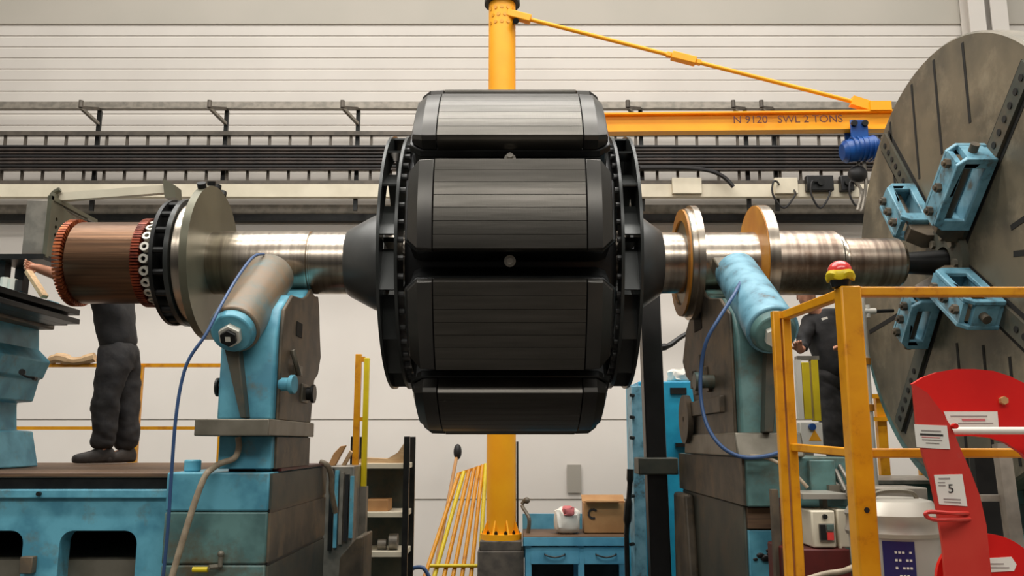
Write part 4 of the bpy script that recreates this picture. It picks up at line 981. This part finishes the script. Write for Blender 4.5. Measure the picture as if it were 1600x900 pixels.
b = nb(); bar(b, at(1225, 756, 4.5), at(1243, 771, 4.45), .03, .01); MO('white_sheet', b, 'paper', 'white paper strip slanting beside the left post of the yellow railing', 'paper')
for (a, c, py, lab) in ((1234, 1246, 812, 'upper small white socket on the maroon stand'), (1234, 1246, 828, 'lower small white socket on the maroon stand')):
    b = nb(); pxbox(b, a, c, py - 5, py + 5, 4.58, .02); MO('wall_socket', b, 'paper', lab, 'socket')
tb = T('tool_tray', 'teal tray of steel rods beside the right pedestal', 'tray', (xx(1295, 770, 5.0), 5.1, zy(773, 4.9)))
pass
b = nb(); box(b, xx(1262, 745, 4.88), xx(1302, 745, 4.88), 4.84, 4.89, zy(768, 4.88), 1.80); P('tray_side', b, 'teal_green', tb, bev=.006)
for i, (a, c, e_, g_) in enumerate(((1306, 735, 1322, 768), (1312, 728, 1330, 758), (1300, 752, 1325, 770))):
    b = nb(); cyl(b, at(a, c, 4.9), at(e_, g_, 4.75), .012, seg=8); P('rod', b, 'galv', tb)
b = nb(); pxbox(b, 1296, 1335, 758, 772, 4.8, .2); P('tray_base', b, 'iron', tb)

# white bin
BX, BYY = xx(1398, 850, 3.5), 3.5
bn = T('white_canister', 'tall off-white lidded canister with a dark blue label inside the yellow railing', 'canister', (BX, BYY, 1.32))
zr_ = zy(800, 3.35); rb_ = .175
def vl(b, prof, cx, cy, seg=48, sy=1.0):
    rg_ = [[b.verts.new((cx + r * math.cos(2 * PI * k / seg), cy + sy * r * math.sin(2 * PI * k / seg), z_)) for k in range(seg)] for z_, r in prof]
    for a_, c_ in zip(rg_, rg_[1:]):
        for k in range(seg): b.faces.new((a_[k], a_[(k + 1) % seg], c_[(k + 1) % seg], c_[k]))
    b.faces.new(rg_[0][::-1]); b.faces.new(rg_[-1]); return b
zc = zy(838, 3.33)
P('drum', vl(nb(), [(1.33, rb_ - .025), (1.35, rb_ - .015), (zc - .01, rb_ - .008)], BX, BYY, 96), 'canister', bn)
P('lid', vl(nb(), [(zc - .01, rb_), (zc + .005, rb_ + .006), (zc + .02, rb_), (zc + .055, rb_ - .002), (zc + .07, rb_ + .004), (zc + .085, rb_ - .005), (zc + .12, rb_ - .03), (zc + .13, rb_ - .07)], BX, BYY), 'alu', bn)
def arcpanel(a0, a1, z0, z1, r, th=.003, n=10):
    b = nb(); pts = [(math.radians(a0 + (a1 - a0) * i / n)) for i in range(n + 1)]
    pl = [(BX + (r + th) * math.cos(a), BYY + (r + th) * math.sin(a)) for a in pts] + [(BX + r * math.cos(a), BYY + r * math.sin(a)) for a in reversed(pts)]
    return prism(b, pl, xy, z0, z1)
P('label_panel', arcpanel(232, 270, 1.40, zc - .02, rb_ - .007), 'purple', bn)
b = nb()
for row in range(4):
    for k in range(5):
        if (row + k) % 4 == 3: continue
        a0_ = 246 + k * 4.2; z0_ = zc - .055 - row * .028
        bb = arcpanel(a0_, a0_ + 2.8, z0_ - .008, z0_, rb_ - .0042, .002, 2); bb.verts.ensure_lookup_table()
        me_ = bpy.data.meshes.new('t'); bb.to_mesh(me_); bb.free(); b.from_mesh(me_); bpy.data.meshes.remove(me_)
P('label_print', b, 'paper', bn)
b = nb(); tube(b, [(BX - .10, BYY - .05, zc + .115), (BX - .07, BYY - .06, zc + .155), (BX + .05, BYY - .06, zc + .155), (BX + .08, BYY - .05, zc + .115)], .009); P('handle', b, 'iron', bn)
b = nb(); pxbox(b, 1352, 1450, 762, 782, 4.2, .25); 
gb = T('grey_bench', 'low dark grey metal bench behind the white canister', 'bench', (xx(1400, 780, 4.2), 4.35, 0))
P('bench_top', b, 'galv', gb, bev=.006)
for px in (1356, 1440): P('leg', (lambda b: (box(b, xx(px, 780, 4.25), xx(px + 8, 780, 4.25), 4.25, 4.3, 0, zy(782, 4.25)), b)[1])(nb()), 'dark', gb)

# platform deck and yellow railing
ST('platform_deck', box(nb(), 1.0, 3.4, 2.2, 3.68, 1.24, 1.32), 'galv')
b = nb()
for (x, y) in ((1.1, 2.3), (1.1, 3.6), (3.3, 2.3), (3.3, 3.6)): box(b, x - .04, x + .04, y - .04, y + .04, 0, 1.24)
ST('platform_support', b, 'galv')
ry = 3.0; rx_c = xx(1334, 600, ry); rzt = zy(449, ry); rzm = zy(706, ry)
gr = T('yellow_railing', 'worn yellow guard railing around the platform corner in the right foreground', 'railing', (rx_c, ry, 1.32))
P('corner_post', box(nb(), rx_c - .036, rx_c + .036, ry - .036, ry + .036, 1.32, rzt), 'yellow', gr, bev=.006)
P('top_rail', box(nb(), rx_c - .03, 3.3, ry - .02, ry + .02, rzt - .034, rzt), 'yellow', gr, bev=.006)
P('mid_rail', box(nb(), rx_c, 3.3, ry - .018, ry + .018, rzm - .02, rzm + .012), 'yellow', gr, bev=.006)
ry2 = 3.58; rx2 = xx(1238, 700, ry2) + .0; zt3 = rzt
P('side_top_rail', bar(nb(), (rx_c, ry, rzt - .017), (rx2, ry2, rzt - .017), .036, .036), 'yellow', gr, bev=.005)
P('side_mid_rail', bar(nb(), (rx_c, ry, rzm - .004), (rx2, ry2, rzm + .012), .03, .03), 'yellow', gr, bev=.004)
P('rear_post', box(nb(), rx2 - .018, rx2 + .018, ry2 - .018, ry2 + .018, 1.32, rzt), 'yellow', gr, bev=.004)
P('rear_post', box(nb(), rx2 - .056, rx2 - .026, ry2 - .018, ry2 + .018, 1.32, rzt), 'yellow', gr, bev=.004)
P('link_bar', box(nb(), rx2 - .056, rx2 + .018, ry2 - .016, ry2 + .016, rzt - .03, rzt), 'yellow', gr)
for (pz) in (1.42,):
    pass
P('far_post', box(nb(), 3.2, 3.27, ry - .036, ry + .036, 1.32, rzt), 'yellow', gr)
b = nb(); q = at(1352, 797, ry - .037); cyl(b, (rx_c, ry - .03, q.z), (rx_c, ry - .039, q.z), .009, seg=12); P('bolt_hole', b, 'slot', gr)

# beacon
bq = at(1314, 450, ry)
bc = T('beacon', 'red domed warning lamp with a yellow collar on the railing corner', 'warning lamp', (bq.x, ry, rzt))
P('base', vl(nb(), [(rzt, .030), (rzt + .02, .036), (rzt + .03, .042)], bq.x, ry), 'black', bc)
b = nb(); seg = 40
rgs = []
for (z_, r_, am) in ((rzt + .022, .036, 0), (rzt + .026, .046, .006), (rzt + .042, .051, .005), (rzt + .055, .046, .003), (rzt + .058, .036, 0)):
    rgs.append([b.verts.new((bq.x + r_ * math.cos(2 * PI * k / seg), ry + r_ * math.sin(2 * PI * k / seg), z_ + am * math.sin(8 * PI * k / seg))) for k in range(seg)])
for a_, c_ in zip(rgs, rgs[1:]):
    for k in range(seg): b.faces.new((a_[k], a_[(k + 1) % seg], c_[(k + 1) % seg], c_[k]))
b.faces.new(rgs[0][::-1]); b.faces.new(rgs[-1]); P('collar', b, 'lemon', bc)
P('dome', vl(nb(), [(rzt + .056, .041)] + [(rzt + .06 + .036 * math.sin(math.radians(a)), .041 * math.cos(math.radians(a))) for a in (0, 15, 30, 45, 60, 72, 82, 88)], bq.x, ry), 'lamp_red', bc)

# red guard
YG = 2.62
def pf(pts, Y): return [(at(a, c, Y).x, at(a, c, Y).z) for a, c in pts]
rd = T('red_reel_guard', 'bright red curved sheet guard with white paper labels in the right foreground', 'machine guard', (at(1500, 880, YG).x, YG, 1.32))
top = [(1424, 600), (1440, 590), (1462, 582), (1490, 577), (1520, 577), (1550, 580), (1575, 588), (1600, 600), (1640, 625), (1640, 760), (1612, 728), (1594, 708), (1570, 692), (1545, 684), (1515, 681), (1487, 682), (1478, 660), (1462, 635), (1440, 615)]
b = nb(); prism(b, pf(top, YG + .14), xz, YG + .13, YG + .15); P('back_sheet', b, 'red', rd)
strip = [(1424, 600), (1446, 614), (1466, 640), (1484, 668), (1497, 700), (1514, 738), (1528, 775), (1538, 820), (1543, 870), (1546, 900), (1550, 985), (1478, 985), (1474, 900), (1470, 850), (1462, 800), (1452, 750), (1440, 712), (1430, 670)]
b = nb(); prism(b, pf(strip, YG), xz, YG - .012, YG + .0); P('front_strip', b, 'red_worn', rd, label='scuffed paler red curved front strip')
# flange linking both sheets along the outer-left and inner edges
def ribbon(pts, Ya, Yb, th, m, nm):
    b = nb(); A = pf(pts, YG)
    for i in range(len(A) - 1):
        (x0_, z0_), (x1_, z1_) = A[i], A[i + 1]; dv = Vector((x1_ - x0_, z1_ - z0_)).normalized(); nv = Vector((-dv.y, dv.x)) * th
        prism(b, [(x0_, z0_), (x1_, z1_), (x1_ + nv.x, z1_ + nv.y), (x0_ + nv.x, z0_ + nv.y)], xz, Ya, Yb)
    return P(nm, b, m, rd)
ribbon([(1484, 668), (1497, 700), (1514, 738), (1528, 775), (1536, 812)], YG, YG + .13, .006, 'red', 'side_flange')
b = nb(); A = at(1486, 673, YG + .05); cyl(b, A, (A.x + .5, A.y, A.z), .011, seg=14); P('white_rod', b, 'paper', rd, label='white horizontal rod')
b = nb(); q = at(1566, 626, YG + .13); cyl(b, (q.x, YG + .13, q.z), (q.x, YG + .115, q.z), .013, seg=6); P('bolt', b, 'card', rd)
b = nb(); q = at(1486, 666, YG); cyl(b, (q.x, YG - .012, q.z), (q.x, YG - .03, q.z), .008, seg=10); P('pin', b, 'red', rd)
b = nb(); tube(b, [at(1512, 802, YG - .01), at(1490, 802, YG - .06), at(1452, 800, YG - .07), at(1447, 806, YG - .07), at(1460, 812, YG - .07), at(1490, 812, YG - .06), at(1515, 811, YG - .01)], .006); P('wire_handle', b, 'red_worn', rd)
def lab3(pts, Y, nm='paper_label'):
    b = nb(); prism(b, pf(pts, Y), xz, Y - .002, Y); return P(nm, b, 'paper', rd)
def lines(pts, Y, rows, m='grey_ink', x0=.12, x1=.88):
    A = [Vector((p[0], p[1])) for p in pf(pts, Y)]; b = nb()
    for (t0, t1, a0_, a1_) in rows:
        def L(u, v_): return (A[0] * (1 - u) + A[1] * u) * (1 - v_) + (A[3] * (1 - u) + A[2] * u) * v_
        prism(b, [L(a0_, t0), L(a1_, t0), L(a1_, t1), L(a0_, t1)], xz, Y - .0015, Y)
    P('label_print', b, m, rd)
la = [(1428, 663), (1479, 665), (1484, 702), (1432, 699)]; lab3(la, YG - .0125)
lines(la, YG - .0145, [(.22, .28, .2, .8), (.62, .66, .2, .8), (.76, .80, .3, .7)]); lines(la, YG - .0145, [(.38, .46, .15, .85)], 'ink'); lines(la, YG - .0145, [(.52, .55, .2, .75)], 'red_ink')
lb = [(1459, 742), (1503, 741), (1511, 791), (1467, 788)]; lab3(lb, YG - .0125)
lines(lb, YG - .0145, [(.10, .15, .15, .55), (.24, .27, .1, .35), (.34, .37, .1, .35), (.78, .82, .2, .8), (.88, .91, .2, .8)])
q = at(1486, 764, YG - .016); text('label_figure', '5', .036, (q.x, YG - .0155, q.z), 'ink', rd)
lc = [(1474, 643), (1558, 643), (1560, 668), (1484, 668)]; lab3(lc, YG + .128)
lines(lc, YG + .126, [(.25, .33, .1, .8), (.70, .76, .2, .9)]); lines(lc, YG + .126, [(.45, .6, .3, .75)], 'red_ink')
# lower red disc
cq = at(1540, 906, YG + .07); 
rl = T('red_reel', 'bright red round reel flange below the curved guard', 'reel', (cq.x, YG + .08, 1.32))
b = nb(); pts = [(cq.x + .155 * math.cos(a * PI / 32), cq.z + .135 * math.sin(a * PI / 32)) for a in range(64)]
prism(b, pts, xz, YG + .05, YG + .065); prism(b, [(cq.x + (p[0] - cq.x) * .4, cq.z + (p[1] - cq.z) * .4) for p in pts], xz, YG + .065, YG + .115); P('flange', b, 'red', rl, bev=.003)
b = nb(); box(b, cq.x - .03, cq.x + .03, YG + .066, YG + .11, 1.32, cq.z); P('stand', b, 'dark', rl)
ld = [(1545, 872), (1580, 870), (1588, 882), (1584, 892), (1546, 894)]; b = nb(); prism(b, pf(ld, YG + .049), xz, YG + .047, YG + .049); P('paper_label', b, 'paper', rl)
b = nb(); q = at(1558, 881, YG + .046); box(b, q.x - .02, q.x + .02, YG + .045, YG + .047, q.z - .001, q.z + .002); box(b, q.x - .02, q.x + .035, YG + .045, YG + .047, q.z - .012, q.z - .009); P('label_print', b, 'grey_ink', rl)

# grey angle strut behind the red guard
ag = T('angle_strut', 'grey slanting steel strut behind the red guard', 'strut', (at(1580, 850, 3.3).x, 3.3, 1.32))
b = nb(); A = at(1564, 694, 3.35); B_ = at(1584, 840, 3.3); dd = B_ - A; B_ = A + dd * ((1.32 - A.z) / dd.z); bar(b, A, B_, .05, .04, up=Vector((0, 1, 0))); P('upright', b, 'galv', ag)
b = nb(); zq = zy(778, 3.35); box(b, xx(1530, 778, 3.35), xx(1572, 778, 3.35), 3.33, 3.36, zq - .012, zq + .012); P('crossbar', b, 'galv', ag)
b = nb(); zq = zy(755, 3.5); box(b, xx(1525, 740, 3.6), xx(1566, 740, 3.6), 3.6, 3.64, 1.32, zy(712, 3.6)); dkp = MO('dark_panel', b, 'dark', 'dark panel behind the grey strut and red guard', 'panel')

# ------------------------------------------------------------ people
def skinned(name, verts, edges, root, m, sub=2):
    me = bpy.data.meshes.new(name); me.from_pydata([v[0] for v in verts], edges, [])
    o = bpy.data.objects.new(name, me); C.objects.link(o)
    o.modifiers.new('s', 'SKIN'); sd_ = o.modifiers.new('u', 'SUBSURF'); sd_.levels = sub; sd_.render_levels = sub
    sv = me.skin_vertices[0].data
    for i, v in enumerate(verts):
        r = v[1]; sv[i].radius = r if isinstance(r, tuple) else (r, r); sv[i].use_root = (i == root)
    bpy.context.view_layer.update()
    dg = bpy.context.evaluated_depsgraph_get(); ev = o.evaluated_get(dg); nm = bpy.data.meshes.new_from_object(ev)
    C.objects.unlink(o); bpy.data.objects.remove(o)
    b = nb(); b.from_mesh(nm); bpy.data.meshes.remove(nm); return b
def graph(chains):
    """chains of (key or point, radius); keys reuse a vertex"""
    verts = []; idx = {}; edges = []
    for ch in chains:
        prev = None
        for it in ch:
            key, pt, r = it
            if key in idx: i = idx[key]
            else: idx[key] = len(verts); i = idx[key]; verts.append((tuple(pt), r))
            if prev is not None: edges.append((prev, i))
            prev = i
    return verts, edges
def lerp(a, c, t): return Vector(a) * (1 - t) + Vector(c) * t
def merge(b, b2):
    me = bpy.data.meshes.new('t'); b2.to_mesh(me); b2.free(); b.from_mesh(me); bpy.data.meshes.remove(me)
def hand(b, wrist, palm_dir, side_dir, curl=.5):
    w_ = Vector(wrist); d_ = Vector(palm_dir).normalized(); s_ = Vector(side_dir); s_ = (s_ - d_ * s_.dot(d_)).normalized(); n_ = d_.cross(s_)
    kn = w_ + d_ * .085
    for i, (so, L) in enumerate(((-.030, .068), (-.010, .078), (.010, .072), (.029, .056))):
        p0 = w_ + d_ * .03 + s_ * so * .6; p1 = kn + s_ * so
        dd = (d_ * math.cos(curl * .5) - n_ * math.sin(curl * .5)); p2 = p1 + dd * L * .5
        dd = (d_ * math.cos(curl * 1.4) - n_ * math.sin(curl * 1.4)); p3 = p2 + dd * L * .5
        vs, es = graph([[(0, p0, .012), (1, p1, .0105), (2, p2, .0095), (3, p3, .008)]]); merge(b, skinned('f', vs, es, 0, None, 1))
    p0 = w_ + d_ * .02 - s_ * .02; p1 = p0 + d_ * .03 - s_ * .025; p2 = p1 + d_ * .035 - s_ * .008 - n_ * .012
    vs, es = graph([[(0, p0, .014), (1, p1, .0125), (2, p2, .0095)]]); merge(b, skinned('f', vs, es, 0, None, 1))
def head(b, c, face, tilt, hr=.105):
    """face: yaw angle of the gaze (0 = -Y), tilt downwards"""
    h = nb(); bmesh.ops.create_uvsphere(h, u_segments=28, v_segments=20, radius=1)
    for v in h.verts:
        x, y, z_ = v.co
        sx_ = .072 * (1 - .22 * max(0, -z_)); y2 = y * .095 if y > 0 else y * .09 * (1 - .12 * max(0, -z_)); z2 = z_ * .118
        if y < -.4 and z_ < -.2: y2 -= .008 * max(0, 1 - abs(x) * 2.5)
        if y < -.5:
            y2 -= .026 * math.exp(-((x / .16) ** 2 + ((z_ + .12) / .17) ** 2))       # nose
            y2 += .010 * (math.exp(-(((x - .38) / .17) ** 2 + ((z_ - .06) / .11) ** 2)) + math.exp(-(((x + .38) / .17) ** 2 + ((z_ - .06) / .11) ** 2)))
            y2 -= .006 * math.exp(-((x / .3) ** 2 + ((z_ + .50) / .06) ** 2))        # lips
            y2 += .004 * math.exp(-((x / .35) ** 2 + ((z_ + .42) / .04) ** 2))
        v.co = Vector((x * sx_, y2, z2))
    for s in (-1, 1):
        sphere(h, Vector((s * .073, .005, -.005)), .022, .4, .8, 1.3, seg=10)
    R_ = Matrix.Translation(c) @ Matrix.Rotation(face, 4, 'Z') @ Matrix.Rotation(tilt, 4, 'X')
    bmesh.ops.transform(h, matrix=R_, verts=h.verts); merge(b, h); return R_
def hair(R_, m='hair', cover=.2):
    h = nb(); bmesh.ops.create_uvsphere(h, u_segments=28, v_segments=20, radius=1)
    for v in h.verts:
        x, y, z_ = v.co; v.co = Vector((x * .079, y * .102 + .008, z_ * .124 + .004))
    dele = [v for v in h.verts if (v.co.z < -.02 - (v.co.y * .5) if v.co.y > -.02 else v.co.z < .045)]
    bmesh.ops.delete(h, geom=dele, context='VERTS'); bmesh.ops.transform(h, matrix=R_, verts=h.verts); return h

def crease(b, amp, f):
    from mathutils import noise
    b.normal_update()
    for v in b.verts:
        c = v.co; n_ = noise.noise(Vector((c.x * f + c.z * 3, c.y * f, c.z * f * 1.3))) + .5 * noise.noise(Vector((c.x * f * 2.6 + c.z * 14, c.y * f * 2 - c.z * 6, c.z * f * 2.2)))
        v.co = c + v.normal * amp * n_
    return b
def person(name_lab, feet_z, J, face, tilt, sleeve='long', base=None):
    t = T('person', name_lab, 'person', base)
    L = J
    ch = [
        [('pel', L['pel'], (.135, .105)), ('wst', L['wst'], (.125, .10)), ('cst', L['cst'], (.15, .115)), ('nk', L['nk'], .058), ('hd', L['hd'], .062)],
        [('cst', L['cst'], 0), ('shl', L['shl'], .068), ('ell', L['ell'], .052), ('wrl', L['wrl'], .036), ('pml', L['pml'], (.032, .018))],
        [('cst', L['cst'], 0), ('shr', L['shr'], .068), ('elr', L['elr'], .045), ('wrr', L['wrr'], .029), ('pmr', L['pmr'], (.032, .018))],
        [('pel', L['pel'], 0), ('hpl', L['hpl'], .095), ('knl', L['knl'], .058), ('anl', L['anl'], .040), ('tol', L['tol'], .036)],
        [('pel', L['pel'], 0), ('hpr', L['hpr'], .095), ('knr', L['knr'], .058), ('anr', L['anr'], .040), ('tor', L['tor'], .036)]]
    vs, es = graph(ch); b = skinned('body', vs, es, 0, None, 2)
    R_ = head(b, Vector(L['hd']) + Vector((0, 0, .05)), face, tilt)
    hand(b, L['wrl'], Vector(L['pml']) - Vector(L['wrl']), L.get('sl', (0, 0, 1)), .7)
    hand(b, L['wrr'], Vector(L['pmr']) - Vector(L['wrr']), L.get('sr', (0, 0, 1)), .7)
    P('body', b, 'skin', t)
    P('hair', hair(R_), 'hair', t)
    hem = lerp(L['pel'], L['wst'], -.25)
    wl = L['wrl'] if sleeve == 'long' else lerp(L['shl'], L['ell'], .8); wr = L['wrr'] if sleeve == 'long' else lerp(L['shr'], L['elr'], .8)
    g = [[('hem', hem, (.195, .155)), ('wst', L['wst'], (.185, .15)), ('cst', L['cst'], (.20, .165)), ('nk', lerp(L['cst'], L['nk'], 1.0), .080)],
         [('cst', L['cst'], 0), ('shl', L['shl'], .105)] + ([('ell', L['ell'], .060), ('wl', lerp(L['ell'], L['wrl'], .85), .044)] if sleeve == 'long' else [('wl', wl, .064)]),
         [('cst', L['cst'], 0), ('shr', L['shr'], .105)] + ([('elr', L['elr'], .060), ('wr', lerp(L['elr'], L['wrr'], .85), .044)] if sleeve == 'long' else [('wr', wr, .064)])]
    vs, es = graph(g); P('shirt', crease(skinned('s', vs, es, 0, None, 3), .013, 8), 'cloth', t)
    rr = random.Random(4)
    def leg(h, k, a, kh, kk, ka):
        out = [(kh, h, .135)]
        for q, (u, v_, t_, r_) in enumerate(((h, k, .5, .122), (h, k, 1, .108), (k, a, .35, .104), (k, a, .7, .098), (k, a, 1.0, .098))):
            out.append((kk + str(q), lerp(u, v_, t_) + Vector((rr.uniform(-.008, .008), rr.uniform(-.008, .008), 0)), r_ + rr.uniform(-.004, .006)))
        return out
    g = [[('top', lerp(L['pel'], L['wst'], .9), (.165, .13)), ('pel', L['pel'], (.19, .155))],
         [('pel', L['pel'], 0)] + leg(L['hpl'], L['knl'], L['anl'], 'hpl', 'l', 'a'), [('pel', L['pel'], 0)] + leg(L['hpr'], L['knr'], L['anr'], 'hpr', 'r', 'b')]
    vs, es = graph(g); P('trousers', crease(skinned('t', vs, es, 1, None, 3), .015, 7), 'trouser', t)
    for an, to in ((L['anl'], L['tol']), (L['anr'], L['tor'])):
        an = Vector(an); to = Vector(to); dv = (to - an); dv.z = 0; dl = dv.length; dv = dv.normalized(); sv = Vector((-dv.y, dv.x, 0)); o0 = Vector((an.x, an.y, feet_z))
        def sec(u, hw, h0, h1, n=10):
            return [o0 + dv * u + sv * (hw * math.cos(2 * PI * i / n)) + Vector((0, 0, (h0 + h1) / 2 + (h1 - h0) / 2 * max(-1, min(1, 1.35 * math.sin(2 * PI * i / n))))) for i in range(n)]
        b = nb(); secs = [[b.verts.new(p) for p in s_] for s_ in (sec(-.085, .030, .005, .07), sec(-.07, .042, .0, .12), sec(.0, .045, .0, .15), sec(.06, .045, 0, .11), sec(.13, .052, 0, .085), sec(.19, .050, 0, .075), sec(.225, .03, .006, .055))]
        loft(b, secs); bo = P('boot', b, 'boot', t)
        sm_ = bo.modifiers.new('sub', 'SUBSURF'); sm_.levels = 1; sm_.render_levels = 1
    return t

fz = 1.735; Y = 6.95; k_ = Y / F
def J3(px, py, Y_): return at(px, py, Y_)
hip = J3(186, 552, Y)
JL = dict(pel=hip, wst=J3(184, 520, Y), cst=J3(172, 466, Y), nk=J3(160, 436, Y), hd=J3(152, 425, Y),
          shl=J3(160, 448, Y - .16), ell=J3(108, 436, Y - .52), wrl=J3(60, 419, Y - .82), pml=J3(43, 415, Y - .90),
          shr=J3(180, 448, Y + .16), elr=J3(178, 480, Y + .25), wrr=J3(150, 470, Y + .1), pmr=J3(140, 464, Y + .08),
          hpl=J3(180, 566, Y - .09), knl=J3(164, 640, Y - .12), anl=(J3(162, 705, Y - .1).x, Y - .1, fz + .09), tol=(J3(135, 715, Y - .16).x, Y - .18, fz + .04),
          hpr=J3(194, 566, Y + .09), knr=J3(196, 640, Y + .08), anr=(J3(198, 705, Y + .1).x, Y + .1, fz + .09), tor=(J3(186, 715, Y + .1).x, Y - .06, fz + .04))
for k2 in ('sl', 'sr'): JL[k2] = (0, .3, 1)
person('person in black workwear standing on the lathe bed behind the copper commutator', fz, JL, math.radians(-80), math.radians(25), 'short', (hip.x, Y, fz))
Y = 7.6; fz = 1.59
hip = J3(1304, 590, Y)
JR = dict(pel=hip, wst=J3(1298, 558, Y), cst=J3(1290, 518, Y), nk=J3(1274, 486, Y - .03), hd=J3(1260, 472, Y - .08),
          shl=J3(1262, 502, Y - .02), ell=J3(1254, 540, Y - .1), wrl=J3(1250, 548, Y - .28), pml=J3(1246, 536, Y - .34),
          shr=J3(1318, 502, Y + .02), elr=J3(1328, 542, Y - .06), wrr=J3(1318, 546, Y - .24), pmr=J3(1310, 540, Y - .3),
          hpl=J3(1294, 604, Y), knl=J3(1302, 668, Y - .04), anl=(J3(1310, 730, Y).x, Y, fz + .09), tol=(J3(1302, 740, Y).x, Y - .16, fz + .04),
          hpr=J3(1316, 604, Y + .02), knr=J3(1322, 668, Y), anr=(J3(1330, 730, Y).x, Y + .04, fz + .09), tor=(J3(1332, 740, Y).x, Y - .12, fz + .04))
JR['sl'] = (1, 0, 0); JR['sr'] = (1, 0, 0)
person('person in a black jacket looking down behind the yellow railing on the right', fz, JR, math.radians(-18), math.radians(28), 'long', (hip.x, Y, fz))

pr2 = [o for o in C.objects if o.get('category') == 'person'][1]
b = nb(); q = at(1284, 499, 7.40); bar(b, q, (q.x + .05, q.y, q.z + .015), .004, .02); P('chest_badge', b, 'paper', pr2)
